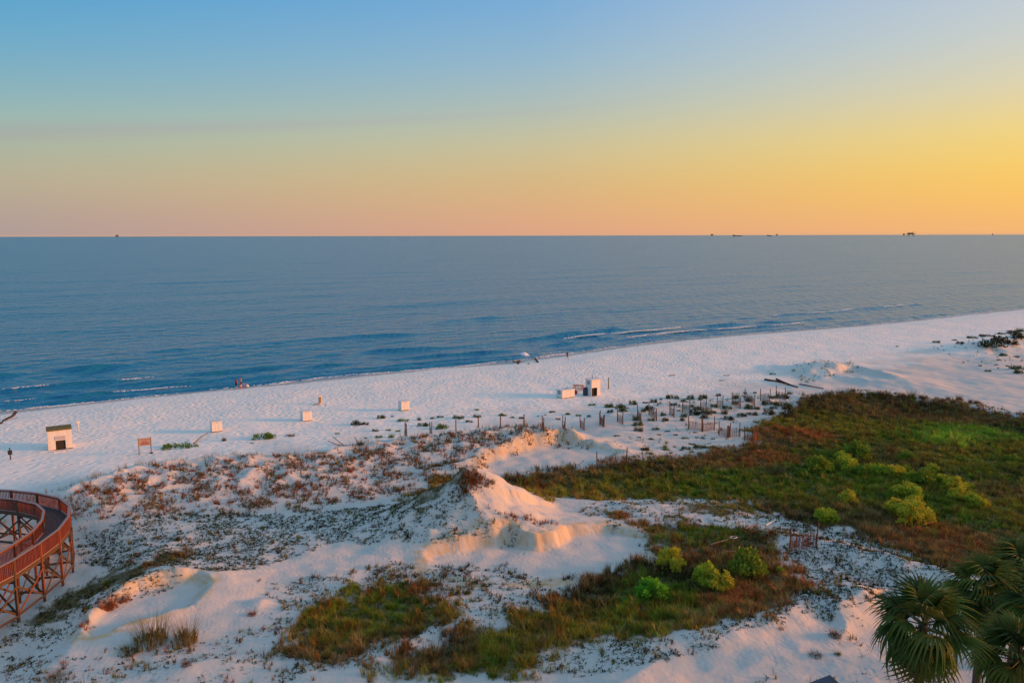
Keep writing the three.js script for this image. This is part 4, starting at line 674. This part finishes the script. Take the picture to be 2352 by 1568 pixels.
function person(pt, yaw, J, label, shirt, legs, hair, scale = 1) {  // J: joints in metres, y up, facing +z
  const P = setOn(thing('person', label, 'person'), ...pt, yaw, 0.0); P.scale.setScalar(scale);
  const arm = (s) => [[J['sh' + s], 0.052, J['el' + s], 0.042], [J['el' + s], 0.042, J['wr' + s], 0.03]], leg = (s) => [[J['hip' + s], 0.085, J['kn' + s], 0.06], [J['kn' + s], 0.056, J['an' + s], 0.038], [J['an' + s], 0.04, [J['an' + s][0], J['an' + s][1] - 0.03, J['an' + s][2] + 0.15], 0.032]];
  const hand = (s) => { const w = J['wr' + s], e = J['el' + s], q = [w[0] - e[0], w[1] - e[1], w[2] - e[2]], l = Math.hypot(...q), u = q.map((c) => c / l), out = [[w, 0.03, [w[0] + u[0] * 0.09, w[1] + u[1] * 0.09, w[2] + u[2] * 0.09], 0.036, 1.4]]; for (let f = -2; f <= 1; f++) out.push([[w[0] + u[0] * 0.09, w[1] + u[1] * 0.09, w[2] + u[2] * 0.09 + f * 0.02], 0.012, [w[0] + u[0] * (0.17 - Math.abs(f) * 0.012), w[1] + u[1] * 0.17, w[2] + u[2] * 0.17 + f * 0.024 + 0.012], 0.009]); out.push([[w[0] + u[0] * 0.04, w[1] + u[1] * 0.04, w[2] + u[2] * 0.04 + 0.025], 0.014, [w[0] + u[0] * 0.1, w[1] + u[1] * 0.1, w[2] + u[2] * 0.1 + 0.06], 0.011]); return out; };
  const torso = [[J.pel, 0.125, J.waist, 0.115, 1.25], [J.waist, 0.115, J.chest, 0.135, 1.2], [J.chest, 0.12, J.neck, 0.07], [J.shL, 0.065, J.shR, 0.065]];
  const h = J.head, head = [[J.neck, 0.052, h, 0.06], [h, 0.088, [h[0], h[1] + 0.06, h[2] - 0.01], 0.092], [h, 0.06, [h[0], h[1] - 0.07, h[2] + 0.03], 0.045], [[h[0], h[1] + 0.01, h[2] + 0.085], 0.012, [h[0], h[1] - 0.025, h[2] + 0.1], 0.016], [[h[0] - 0.088, h[1], h[2]], 0.018, [h[0] - 0.092, h[1] + 0.03, h[2]], 0.016], [[h[0] + 0.088, h[1], h[2]], 0.018, [h[0] + 0.092, h[1] + 0.03, h[2]], 0.016]];
  const mid = J.mid ?? [0, 0.9, 0];
  part('body', fieldMesh([...torso, ...arm('L'), ...arm('R'), ...leg('L'), ...leg('R'), ...hand('L'), ...hand('R'), ...head], 78, 0.98, mid), skin, P);
  const fat = (b, k) => b.map(([a, ra, c, rb, f]) => [a, ra + k, c, rb + k, f]), half = (b) => b.map(([a, ra, c, rb, f]) => [a, ra, [lerp(a[0], c[0], 0.75), lerp(a[1], c[1], 0.75), lerp(a[2], c[2], 0.75)], rb, f]);
  part('shirt', fieldMesh(fat([...torso.slice(1, 2), [J.chest, 0.12, [lerp(J.chest[0], J.neck[0], 0.6), lerp(J.chest[1], J.neck[1], 0.6), lerp(J.chest[2], J.neck[2], 0.6)], 0.07], torso[3], ...half([arm('L')[0], arm('R')[0]])], 0.022), 56, 0.98, mid), shirt, P);
  part('shorts', fieldMesh(fat([torso[0], ...half([leg('L')[0], leg('R')[0]])], 0.022), 56, 0.98, mid), legs, P);
  part('hair', fieldMesh([[[h[0], h[1] + 0.06, h[2] - 0.03], 0.1, [h[0], h[1] - 0.02, h[2] - 0.06], 0.075]], 30, 0.3, h), hair, P);
  for (const s of [-1, 1]) part('eye', new THREE.SphereGeometry(0.012, 6, 5).translate(h[0] + s * 0.035, h[1] + 0.02, h[2] + 0.083), M.black, P);
}
const stand = { pel: [0, 0.93, 0], waist: [0, 1.08, 0], chest: [0, 1.3, 0], neck: [0, 1.46, 0], head: [0, 1.6, 0.02], shL: [0.18, 1.4, 0], shR: [-0.18, 1.4, 0], elL: [0.24, 1.13, -0.03], elR: [-0.24, 1.13, -0.02], wrL: [0.25, 0.9, 0.08], wrR: [-0.25, 0.9, 0.06], hipL: [0.09, 0.9, 0], hipR: [-0.09, 0.9, 0], knL: [0.1, 0.5, 0.03], knR: [-0.1, 0.5, 0.03], anL: [0.1, 0.08, -0.02], anR: [-0.1, 0.08, -0.02] };
const walk = { ...stand, elL: [0.23, 1.14, 0.12], wrL: [0.22, 0.95, 0.27], elR: [-0.23, 1.14, -0.15], wrR: [-0.23, 0.92, -0.18], knL: [0.09, 0.52, -0.08], anL: [0.09, 0.14, -0.35], knR: [-0.09, 0.5, 0.2], anR: [-0.09, 0.07, 0.22] };
const crouch = { pel: [0, 0.34, -0.12], waist: [0, 0.47, -0.06], chest: [0, 0.64, 0.04], neck: [0, 0.78, 0.1], head: [0, 0.9, 0.16], shL: [0.16, 0.73, 0.08], shR: [-0.16, 0.73, 0.08], elL: [0.22, 0.5, 0.2], elR: [-0.22, 0.5, 0.2], wrL: [0.14, 0.3, 0.34], wrR: [-0.14, 0.3, 0.34], hipL: [0.1, 0.33, -0.1], hipR: [-0.1, 0.33, -0.1], knL: [0.15, 0.47, 0.24], knR: [-0.15, 0.47, 0.24], anL: [0.12, 0.08, 0.02], anR: [-0.12, 0.08, 0.02], mid: [0, 0.55, 0] };
const brownHair = std(C(0.06, 0.035, 0.02), 0.8), redShirt = std(C(0.6, 0.04, 0.04), 0.8), pink = std(C(0.6, 0.3, 0.26), 0.8), darkCloth = std(C(0.02, 0.022, 0.03), 0.8), navyCloth = std(C(0.02, 0.02, 0.09), 0.8), whiteCloth = std(C(0.7, 0.55, 0.5), 0.8);
person(zb(408, 236), Math.PI * 0.9, stand, 'person in a red shirt and dark shorts standing at the water edge', redShirt, darkCloth, brownHair, 0.95);
person(zb(453, 228), -0.6, walk, 'person in a pinkish shirt standing behind the crouching one', pink, darkCloth, brownHair, 1.02);
person(zb(447, 243), 1.9, crouch, 'person in pale clothes crouching on the wet sand', whiteCloth, redShirt, brownHair, 0.9);
person(zh(1276, 380), 1.2, walk, 'person in dark blue top and shorts walking alone along the beach', navyCloth, navyCloth, brownHair, 1.02);
// ---------------------------------------------------------------- shrubs, beach plants, tussocks
function merged(list) { const g = mergeGeometries(list); return g; }
function bushGeo(lobes, leaves, leaf) {                              // ragged heads of upright leaves with gaps between them
  const L = [];
  for (let i = 0; i < lobes; i++) { const a = rnd() * 6.283, r = 0.5 * Math.sqrt(rnd()), q = rr(0.09, 0.17), y = rr(0.35, 0.85) * (1 - r * 0.9); const g = leafClump(Math.round(leaves * (0.6 + q * 3)), q, q * rr(1.1, 2), q, leaf * rr(0.8, 1.2), 0.9, 0.3); g.translate(Math.cos(a) * r, y - 0.1, Math.sin(a) * r); L.push(g); }
  L.push(leafClump(leaves * 2, 0.4, 0.34, 0.4, leaf, 0.5, 0.3), tuft(24, 0.3, 0.85, 0.4, 0.03, 3));
  return merged(L);
}
const stemGeo = merged([0, 1, 2, 3, 4].map((i) => { const g = new THREE.CylinderGeometry(0.012, 0.025, 0.6, 5).translate(0, 0.3, 0); g.rotateZ(rr(-0.5, 0.5)); g.rotateY(i * 1.3); return g; }));
const bushes = [0, 1, 2, 3, 4].map(() => bushGeo(26, 70, 0.1)), bark = std(C(0.08, 0.055, 0.035), 0.9);
const leafOf = (c, t = 0.25) => new THREE.MeshPhysicalMaterial({ color: C(...c), roughness: 0.85, specularIntensity: 0.4, transmission: t, thickness: 0 });
const bushMats = [leafOf([0.4, 0.47, 0.035], 0.12), leafOf([0.22, 0.3, 0.03], 0.12), leafOf([0.5, 0.48, 0.04], 0.12), leafOf([0.16, 0.42, 0.03], 0.12)];
const bush = (pt, wz, k, mat, label, group, tall = 1) => {           // wz: width in crop pixels, k: crop scale; pt is the middle of the crown
  const w0 = wz / k * 0.92891, [u, v] = pt, g = onGround(u, v + w0 * 0.36), w = w0 * mpp(g[0], g[2]) * (k < 3 ? 1.32 : 1.12);
  const o = thing('green_shrub', label, 'shrub', group); o.position.set(g[0], g[1] - 0.03, -g[2]); o.rotation.y = rnd() * 6.283; o.scale.set(w, w * tall, w);
  part('foliage', pick(bushes), mat, o); part('stems', stemGeo, bark, o);
};
const ORD = ['first', 'second', 'third', 'fourth', 'fifth', 'sixth', 'seventh', 'eighth', 'ninth', 'tenth', 'eleventh', 'twelfth', 'thirteenth', 'fourteenth', 'fifteenth', 'sixteenth', 'seventeenth', 'eighteenth', 'nineteenth', 'twentieth'];
// the place of each in its row, as one would count them in the photograph: rows from the back, then from the left
function places(list, rows) {
  const order = list.map((p, i) => i).sort((a, b) => list[a][1] - list[b][1]), out = [], per = Math.ceil(list.length / rows.length);
  rows.forEach((name, r) => order.slice(r * per, r * per + per).sort((a, b) => list[a][0] - list[b][0]).forEach((i, k) => { out[i] = (k ? ORD[k] + ' from the left' : 'leftmost') + (rows.length > 1 ? ' in the ' + name + ' row' : ''); }));
  return out;
}
function each(list, rows, fn) { const w = places(list, rows); list.forEach((p, i) => fn(p, w[i])); }
const inMeadow = 'yellow-green shrub growing in the meadow grass', mg = 'shrubs in the meadow';
each([[905, 1085, 40], [630, 1150, 60], [575, 1090, 40], [725, 1080, 80], [890, 1185, 90], [1010, 1180, 80], [1110, 1195, 90], [1180, 1190, 70], [1210, 1225, 60], [1310, 1240, 95], [1445, 1240, 60], [1540, 1290, 90], [1610, 1290, 60], [1205, 1295, 60], [1140, 1335, 75], [1230, 1350, 100], [1250, 1415, 80], [1570, 1360, 90], [1640, 1340, 50], [1670, 1395, 70], [1130, 1450, 120], [960, 1175, 70], [1060, 1185, 70], [1270, 1235, 60], [1480, 1265, 60], [1190, 1480, 90]], ['back', 'middle', 'front'], ([x, y, w], at) => bush(z8(x, y), w, 2.904, bushMats[Math.floor(rnd() * 3)], 'yellow-green meadow shrub, ' + at, mg));
for (const [x, y, w, label] of [[835, 1045, 110, 'dark green shrub topmost of the meadow shrubs'], [550, 1150, 105, 'green shrub leftmost in the meadow, dark on its left'], [760, 1140, 95, 'bright green shrub right of the leftmost meadow shrub'], [1180, 1075, 70, 'dark olive shrub alone above the row of meadow shrubs'], [1375, 1165, 55, 'small pale green shrub alone right of the shrub row'], [1735, 1420, 65, 'small bright shrub at the lower right end of the meadow row'], [1240, 1510, 150, 'largest yellow-green shrub at the bottom of the meadow cluster'], [770, 1380, 85, 'bright green shrub beside the rust-coloured dead one'], [615, 1510, 100, 'green shrub by the sand strip near the lone fence'], [1580, 1090, 50, 'small yellow shrub high on the right of the meadow'], [1950, 1095, 60, 'dark green shrub near the right edge of the photo'], [1870, 1230, 30, 'tiny yellow-green shrub low on the right of the meadow']]) bush(z8(x, y), w, 2.904, label.includes('dark') ? bushMats[1] : bushMats[Math.floor(rnd() * 3)], label, mg);
const ig = 'shrubs on the near grass island';
bush(z3(1425, 665), 165, 3.087, bushMats[2], 'yellow-green shrub topmost on the near grass island', ig, 1.25);
bush(z3(1265, 865), 175, 3.087, bushMats[3], 'bright green round shrub leftmost on the near grass island', ig, 0.95);
bush(z3(1690, 765), 165, 3.087, bushMats[0], 'green shrub left half of the large pair on the near island', ig, 1.1); bush(z3(1790, 810), 150, 3.087, bushMats[2], 'yellow-green shrub right half of the large pair on the near island', ig);
bush(z3(2000, 690), 215, 3.087, bushMats[1], 'large dark green shrub rightmost on the near grass island', ig, 1.05); bush(z3(1075, 800), 70, 3.087, bushMats[1], 'small dull green shrub at the left of the near island', ig); bush(z4(300, 705), 55, 3.087, bushMats[2], 'small yellow shrub at the right tip of the near island', ig);

const plantGeos = [0, 1, 2, 3].map(() => { const L = [leafClump(170, 0.5, 0.32, 0.34, 0.1, 0.7, 0.2)]; for (let i = 0; i < 5; i++) { const g = leafClump(50, 0.16, rr(0.2, 0.4), 0.16, 0.1, 0.9, 0.2); g.translate(rr(-0.42, 0.42), 0, rr(-0.28, 0.28)); L.push(g); } return merged(L); });
const spikyGeos = [0, 1].map(() => merged([tuft(300, 0.34, 0.66, 0.6, 0.009, 3), leafClump(60, 0.32, 0.2, 0.28, 0.1, 0.6, 0.2)]));
const plantMats = { fresh: leafOf([0.1, 0.2, 0.02]), green: leafOf([0.055, 0.1, 0.018]), olive: leafOf([0.075, 0.08, 0.022]), dark: leafOf([0.03, 0.045, 0.018]), brown: leafOf([0.09, 0.055, 0.025]), straw: leafOf([0.22, 0.15, 0.06]), rust: leafOf([0.24, 0.075, 0.025]), red: leafOf([0.45, 0.06, 0.035]) };
function plant(pt, wz, k, mat, label, group, tall = 1, spiky = rnd() < 0.3, name = 'beach_plant') {
  const w0 = wz / k * 0.92891, g = onGround(pt[0], pt[1] + w0 * 0.12), w = w0 * mpp(g[0], g[2]) * 1.05, o = thing(name, label, 'plant', group);
  o.position.set(g[0], g[1] - 0.03, -g[2]); o.rotation.y = rr(-0.5, 0.5); o.scale.set(w, w * tall, w);
  part('leaves', pick(spiky ? spikyGeos : plantGeos), mat, o); part('stems', stemGeo, bark, o).scale.set(0.6, 0.5, 0.6);
}
{
  const dry = leafOf([0.2, 0.15, 0.045]);
  const { fresh, green, olive, dark, brown, straw, rust, red } = plantMats, any = () => pick([green, olive, green, dark]);
  const g1 = 'dark shrubs round the far fences', l1 = 'dark olive dune shrub on the sand round the far row of fences';
  each([[220, 300, 100], [235, 365, 80], [365, 310, 150], [380, 350, 100], [495, 270, 100], [620, 355, 80], [690, 330, 130], [530, 450, 110], [560, 510, 120], [560, 580, 100], [850, 400, 80], [870, 460, 90], [710, 460, 80], [950, 195, 130], [820, 220, 50], [740, 250, 80], [970, 280, 90], [1080, 235, 90], [1030, 350, 50], [1170, 210, 90], [1310, 195, 110], [1240, 330, 90], [1210, 385, 130], [1340, 380, 130], [1330, 430, 100], [1090, 410, 110], [1070, 460, 80], [1440, 370, 80], [1440, 300, 80], [1560, 375, 110], [1590, 320, 90], [1610, 440, 120], [1690, 200, 110], [1690, 260, 100], [1760, 400, 130], [1850, 320, 110], [1850, 230, 110], [1940, 325, 90], [1890, 390, 120], [2060, 270, 110], [2080, 380, 130], [2220, 280, 140], [2130, 320, 70], [2130, 200, 80], [2240, 190, 150], [2310, 310, 120], [2290, 420, 160], [2320, 150, 90], [1185, 300, 70], [1280, 220, 70], [1495, 175, 60], [1800, 150, 55], [1915, 145, 40], [640, 260, 60]], ['back', 'second', 'third', 'front'], ([x, y, w], at) => plant(zf(x, y), w, 4.704, any(), 'dark shrub by the far fences, ' + at, g1, rr(0.8, 1.5)));
  const g2 = 'green plants on the white sand below the fences', l2 = 'low green dune plant on the white sand in front of the fences';
  each([[1100, 670, 70], [1310, 670, 60], [1240, 665, 40], [990, 630, 60], [900, 590, 60], [800, 630, 60], [710, 680, 80], [570, 660, 50], [310, 640, 70], [460, 660, 25], [870, 770, 80], [980, 770, 60], [880, 800, 100], [1110, 790, 90], [1250, 770, 110], [1340, 775, 110], [1420, 780, 100], [630, 800, 90], [690, 845, 90], [505, 885, 60], [830, 885, 50], [1280, 880, 60], [1430, 680, 40], [1740, 760, 40], [1220, 605, 50], [800, 720, 30], [900, 715, 30], [760, 560, 100], [1180, 740, 70], [1060, 810, 60], [1500, 790, 60], [940, 840, 60], [1180, 830, 50]], ['back', 'middle', 'front'], ([x, y, w], at) => plant(zf(x, y), w, 4.704, pick([green, fresh, green, olive]), 'low green plant on sand below the fences, ' + at, g2, rr(0.6, 1.1)));
  const g3 = 'plants along the beach before the foredune', l3 = 'small green plant on the sand between the boxes and the foredune posts';
  each([[1150, 575, 75], [1330, 598, 80], [1098, 685, 50], [1210, 680, 45], [1290, 690, 40], [1130, 738, 55], [1235, 735, 70], [1020, 748, 35], [1500, 635, 100], [1465, 592, 50], [1575, 582, 50], [1640, 570, 50], [1790, 575, 90], [1945, 510, 45], [1945, 568, 65], [1880, 610, 50], [1660, 655, 110], [2160, 555, 75], [2240, 575, 40], [2310, 580, 40], [785, 710, 35]], ['back', 'middle', 'front'], ([x, y, w], at) => plant(z6(x, y), w, 3.36, pick([green, fresh, olive]), 'small plant before the foredune posts, ' + at, g3, rr(0.7, 1.1)));
  each([[890, 470, 60], [555, 530, 45], [500, 555, 25], [688, 548, 50], [775, 560, 45], [865, 565, 40], [605, 590, 40], [440, 565, 25], [300, 580, 45], [1040, 485, 80]], ['back', 'front'], ([x, y, w], at) => plant(z7(x, y), w, 3.36, pick([green, fresh, dark]), 'small green plant below the tall hut, ' + at, 'plants below the hut', rr(0.7, 1.1)));
  plant(z6(945, 628), 95, 3.36, dark, 'dark rounded beach shrub, larger of a touching pair', g3, 1.1, false); plant(z6(1015, 630), 52, 3.36, dark, 'dark rounded beach shrub, smaller of a touching pair', g3, 1.3, false);
  plant(z6(175, 728), 175, 3.36, fresh, 'long bright green beach plant in front of the middle white box', g3, 0.7, false); plant(z6(395, 720), 95, 3.36, brown, 'straggly brownish beach plant right of the bright green one', g3, 0.4, true); plant(z6(75, 788), 30, 3.36, fresh, 'tiny bright green plant below the long green one', g3, 0.7, false);
  plant(z5(1455, 808), 175, 3.36, fresh, 'bright green spreading plant right of the notice board', g3, 0.55, false); plant(z5(1590, 812), 80, 3.36, fresh, 'bright green plant at the foot of the slanting stalk', g3, 0.7, false); plant(z5(1860, 765), 50, 3.36, olive, 'small spiky plant in front of the first white box', g3, 1.3, true);
  const g4 = 'plants on the far right beach';
  each([[1408, 248, 45], [1535, 233, 35], [1580, 255, 50], [1675, 258, 25], [1760, 200, 65], [1660, 215, 50], [1870, 187, 45], [1960, 180, 70], [2010, 165, 60], [1890, 340, 50], [1985, 352, 40], [1855, 378, 25], [1720, 418, 30], [1840, 410, 25], [1920, 420, 30], [1780, 455, 35], [1990, 435, 80], [2000, 465, 60]], ['back', 'middle', 'front'], ([x, y, w], at) => plant(z8(x, y), w, 2.904, any(), 'small plant on far right sand, ' + at, g4, rr(0.6, 1)));
  each([[1800, 268, 130], [1870, 238, 120], [1950, 258, 80], [2000, 212, 100]], ['only'], ([x, y, w], at) => plant(z8(x, y), w, 2.904, pick([dark, brown]), 'dark dense shrub on the far right dune, ' + at, 'dark shrubs on the far right dune', 1, false));
  plant(z8(228, 475), 35, 2.904, fresh, 'little green plant left of the far dune beside the driftwood', g4, 0.8, false); plant(z8(1125, 278), 22, 2.904, dark, 'tiny dark plant alone on the far open beach', g4, 0.8, false);
  const ts = 'tussocks along the meadow top edge';
  each([[720, 630, 80], [790, 620, 80], [940, 635, 60], [1000, 635, 65], [1050, 635, 65], [1230, 645, 80], [1310, 655, 32], [1410, 660, 36], [1490, 660, 40], [1570, 660, 55], [1650, 680, 40], [1690, 685, 40], [640, 630, 70], [860, 630, 50]], ['only'], ([x, y, w], at) => plant(z8(x, y), w, 2.904, pick([brown, olive, dark]), 'grass tussock on the seaward meadow edge, ' + at, ts, 1.5, true, 'grass_tussock'));
  const rs = (pt, w, k, mat, label, tall = 1.1) => plant(pt, w, k, mat, label, null, tall, true, 'grass_tussock');
  rs(z1(1150, 1235), 300, 3.087, dry, 'large dry tussock, left one of the pair on the near sand', 1.25); rs(z1(1410, 1235), 230, 3.087, dry, 'tall dry tussock, right one of the pair on the near sand', 1.5); rs(z1(980, 1320), 170, 3.087, green, 'low green tussock at the foot of the dry pair', 0.6);
  rs(z1(940, 925), 120, 3.087, rust, 'round rust-red tussock on the low dune scarp', 0.9); rs(z1(830, 975), 150, 3.087, rust, 'wide rust-red tussock left of the round one on the scarp', 0.8); rs(z1(650, 1005), 60, 3.087, dark, 'small dark upright tussock at the left end of the low dune', 1.3); rs(z1(1920, 1040), 80, 3.087, rust, 'small rust tussock on the near sand right of the dry pair', 0.9); rs(z1(420, 1520), 150, 3.087, straw, 'straw-coloured tussock at the bottom left corner', 0.6); rs(z1(1420, 1420), 90, 3.087, rust, 'reddish tussock at the bottom beyond the dry pair', 0.7);
  rs(z3(1900, 830), 110, 3.087, red, 'red shrub right of the large green pair on the near island', 0.8); rs(z4(220, 830), 70, 3.087, red, 'red shrub at the right end of the near grass island', 1.1); rs(z4(375, 830), 80, 3.087, rust, 'rust tussock at the right tip of the near grass island', 0.9); rs(z3(600, 1240), 60, 3.087, red, 'small red tussock on the lower near island', 0.9); rs(z3(1760, 1070), 110, 3.087, rust, 'rust-brown tussock at the lower edge of the near island', 1); rs(z3(1550, 600), 120, 3.087, rust, 'rust tussock beside the topmost island shrub', 0.7);
  rs(z8(700, 1335), 80, 2.904, straw, 'pale dead tussock above the green shrub near the lone fence', 1.3); rs(z8(235, 1195), 130, 2.904, brown, 'brown windswept tussock in the left of the meadow', 0.9); rs(z4(1640, 580), 130, 3.087, rust, 'rust tussock by the meadow edge left of the rear palm', 0.7); rs(z4(790, 215), 50, 3.087, red, 'small red tussock below the pale dead one', 0.9);
  rs(z6(470 * 0 + 980, 795), 90, 3.36, olive, 'olive tussock beside the forked dead branch', 0.9);
  rs(z4(720, 1200), 110, 3.087, brown, 'brown tussock on the bare sand left of the front palm', 0.9); rs(z4(570, 1350), 110, 3.087, brown, 'low brown tussock nearest the bottom on bare sand', 0.5); rs(z4(740, 1345), 60, 3.087, green, 'small green tussock beside the low brown one', 0.9);
  rs(z7(1330, 835), 90, 3.36, brown, 'brown tussock on white sand above the long fence', 0.8);
}

// ---------------------------------------------------------------- fan palms
function frondGeo(n, len, droop, curl, seedDead) {                   // a fan of pleated leaflets, joined near the stalk, split and hanging at the tips
  const P = [], I = [];
  for (let k = 0; k < n; k++) {
    const f = (k / (n - 1) - 0.5) * 2, a = f * 2.0 + rr(-0.03, 0.03), L = len * (1 - 0.32 * f * f) * rr(0.9, 1.06), ca = Math.cos(a), sa = Math.sin(a), segs = 6, dr = droop * rr(0.7, 1.35);
    const i0 = P.length / 3;
    for (let s = 0; s <= segs; s++) {
      const t = s / segs, r = L * t, w = (t < 0.45 ? lerp(0.006, len * 4.0 / n * 0.45 * 0.62, t / 0.45) : lerp(len * 4.0 / n * 0.45 * 0.62, 0.002, (t - 0.45) / 0.55)), fold = w * 0.55;
      const bendY = -dr * L * Math.max(0, t - 0.3) ** 2 * 1.9 + curl * L * (0.12 * t) - Math.abs(sa) * 0.12 * L * t, rad = r * (1 - 0.22 * dr * t * t);
      const x = sa * rad, z = 0.75 + ca * rad;
      P.push(x - ca * w, bendY + fold, z + sa * w, x, bendY - fold * 0.3, z, x + ca * w, bendY + fold, z - sa * w);
    }
    for (let s = 0; s < segs; s++) for (let q = 0; q < 2; q++) { const b = i0 + s * 3 + q; I.push(b, b + 1, b + 3, b + 1, b + 4, b + 3); }
  }
  const g = new THREE.BufferGeometry(); g.setAttribute('position', new THREE.Float32BufferAttribute(P, 3)); g.setIndex(I); g.computeVertexNormals(); return g;
}
const fronds = [frondGeo(24, 1.05, 0.5, 0.6), frondGeo(22, 1.0, 0.8, 0.2), frondGeo(26, 1.1, 0.3, 0.9), frondGeo(20, 1.0, 1.3, 0)], stalk = new THREE.CylinderGeometry(0.014, 0.03, 0.8, 6).rotateX(Math.PI / 2).translate(0, 0, 0.4);
const palmMats = [leafOf([0.075, 0.115, 0.014], 0.25), leafOf([0.12, 0.16, 0.018], 0.25), leafOf([0.05, 0.08, 0.012], 0.25)], goldFrond = leafOf([0.12, 0.13, 0.02], 0.2), deadFrond = leafOf([0.13, 0.085, 0.04], 0.1), stalkMat = std(C(0.07, 0.09, 0.025), 0.7), trunkMat = std(0xffffff, 0.95, { map: grainTex(64, 256, [110, 88, 68], [56, 44, 36], 0.2, 0.08, 0.3), bumpMap: null });
function palm(u, v, depth, size, count, deadShare, label, gold = 0.1) {
  const [x, y, d] = atD(u, v, depth), gy = height(x, d), o = thing('fan_palm', label, 'palm', 'fan palms at the lower right'); o.position.set(x, gy, -d);
  const H = y - gy, pts = []; for (let i = 0; i <= 24; i++) { const t = i / 24; pts.push(new THREE.Vector2((0.2 - 0.05 * t + 0.05 * Math.exp(-t * 10)) * (1 + (i % 2) * 0.07), t * H)); }
  part('trunk', new THREE.LatheGeometry(pts, 12), trunkMat, o);
  const boots = []; for (let i = 0; i < 46; i++) { const g = new THREE.BoxGeometry(0.05, 0.3, 0.025); g.rotateX(0.35); g.translate(0, 0, 0.2); g.rotateY(i * 2.4); g.translate(0, H - 1.9 + i * 0.04, 0); boots.push(g); } part('leaf_bases', merged(boots), deadFrond, o);
  for (let i = 0; i < count; i++) {
    const f = (i + 0.5) / count, el = lerp(80, -72, f ** 0.85) + rr(-9, 9), az = i * 137.5 + rr(-14, 14), dead = f > 1 - deadShare, m = part('frond', dead ? fronds[3] : fronds[Math.floor(rnd() * 3)], dead ? deadFrond : rnd() < gold ? goldFrond : palmMats[Math.floor(rnd() * 3)], o);
    m.rotation.order = 'YXZ'; m.rotation.set(-el * R, az * R, rr(-0.35, 0.35)); m.position.set(0, H + 0.12 - f * 0.5, 0); m.scale.setScalar(size * rr(0.88, 1.1) * (f < 0.12 ? 0.85 : 1));
    part('stalk', stalk, dead ? deadFrond : stalkMat, m);
  }
}
palm(2122, 1432, 28, 1.3, 32, 0.2, 'front fan palm with hanging fronds, nearest the bottom', 0.08);
palm(2262, 1350, 37, 1.3, 38, 0.12, 'dark round fan palm just right of the front one', 0.12);
palm(2345, 1312, 41, 1.5, 38, 0.1, 'fan palm cut by the right edge with yellowish fronds', 0.3);
palm(2345, 1510, 30, 1.3, 44, 0.35, 'shaggy brown-green fan palm in the lower right corner', 0.1);
palm(2420, 1400, 33, 1.5, 36, 0.2, 'fan palm mostly beyond the right edge', 0.1);

// ---------------------------------------------------------------- the roof peak at the bottom edge
{
  const [x, y, d] = atD(1900, 1578, 27), gy = height(x, d), K = thing('kiosk', 'dark blue gabled roof peak of a small kiosk at the bottom edge', 'kiosk'); K.position.set(x, gy, -d); K.rotation.y = -0.5; const h = y - gy;
  part('wall', boxAt(1.5, h - 0.75, 1.5, 0, (h - 0.75) / 2, 0), M.navy, K);
  const s = new THREE.Shape(); s.moveTo(-1, -0.75); s.lineTo(0, 0); s.lineTo(1, -0.75); s.lineTo(0.88, -0.82); s.lineTo(0, -0.14); s.lineTo(-0.88, -0.82); s.closePath();
  part('roof', new THREE.ExtrudeGeometry(s, { depth: 1.9, bevelEnabled: false }).translate(0, h, -0.95), std(C(0.05, 0.06, 0.1), 0.7), K);
  const t = new THREE.Shape(); t.moveTo(-0.75, -0.75); t.lineTo(0, -0.17); t.lineTo(0.75, -0.75); t.closePath(); part('gable', new THREE.ExtrudeGeometry(t, { depth: 1.5, bevelEnabled: false }).translate(0, h, -0.75), M.navy, K);
}

// ---------------------------------------------------------------- rigs and ships on the horizon
{
  const steel = std(C(0.09, 0.075, 0.07), 0.9);
  const rig = (u, w, h, label, tower) => {
    const [x, , d] = [...atD(u, 540, 13000)], o = thing('oil_platform', label, 'oil platform', 'oil platforms on the horizon'); o.position.set(x, 0, -13000);
    for (const a of [-1, 1]) for (const b of [-1, 1]) part('leg', new THREE.CylinderGeometry(w * 0.035, w * 0.045, h * 0.45, 8).translate(a * w * 0.3, h * 0.2, b * w * 0.2), steel, o);
    part('deck', boxAt(w, h * 0.16, w * 0.6, 0, h * 0.48, 0, 0.5), steel, o); part('deckhouse', boxAt(w * 0.55, h * 0.25, w * 0.4, -w * 0.12, h * 0.68, 0, 0.5), steel, o);
    const tw = part('derrick', new THREE.CylinderGeometry(w * 0.015, w * 0.06, h * tower, 4, 4).translate(w * 0.25, h * (0.55 + tower / 2), 0), steel, o);
    const cr = part('crane', boxAt(w * 0.5, h * 0.05, w * 0.04, 0, 0, 0, 0.3), steel, o); cr.position.set(w * 0.45, h * 0.8, 0); cr.rotation.z = 0.6;
  };
  rig(268, 46, 55, 'small oil platform alone at the left of the horizon', 0.4); rig(1636, 42, 48, 'small dark oil platform right of centre on the horizon', 0.3); rig(1785, 24, 46, 'slender oil platform between the others on the horizon', 0.5); rig(2093, 118, 66, 'large oil platform at the right of the horizon', 0.7); rig(2077, 30, 52, 'small oil platform touching the large one on the left', 0.2); rig(2281, 18, 44, 'tiny oil platform farthest right on the horizon', 0.3);
  for (const [u, w, label] of [[1694, 150, 'long low ship on the horizon nearer the centre'], [1768, 70, 'short low ship on the horizon beside the slender platform']]) { const [x] = atD(u, 540, 13000), o = thing('ship', label, 'ship'); o.position.set(x, 0, -13000); part('hull', boxAt(w, 14, 20, 0, 6, 0, 2), steel, o); part('superstructure', boxAt(w * 0.15, 14, 14, -w * 0.38, 19, 0, 1), steel, o); }
}
renderer.render(scene, camera);
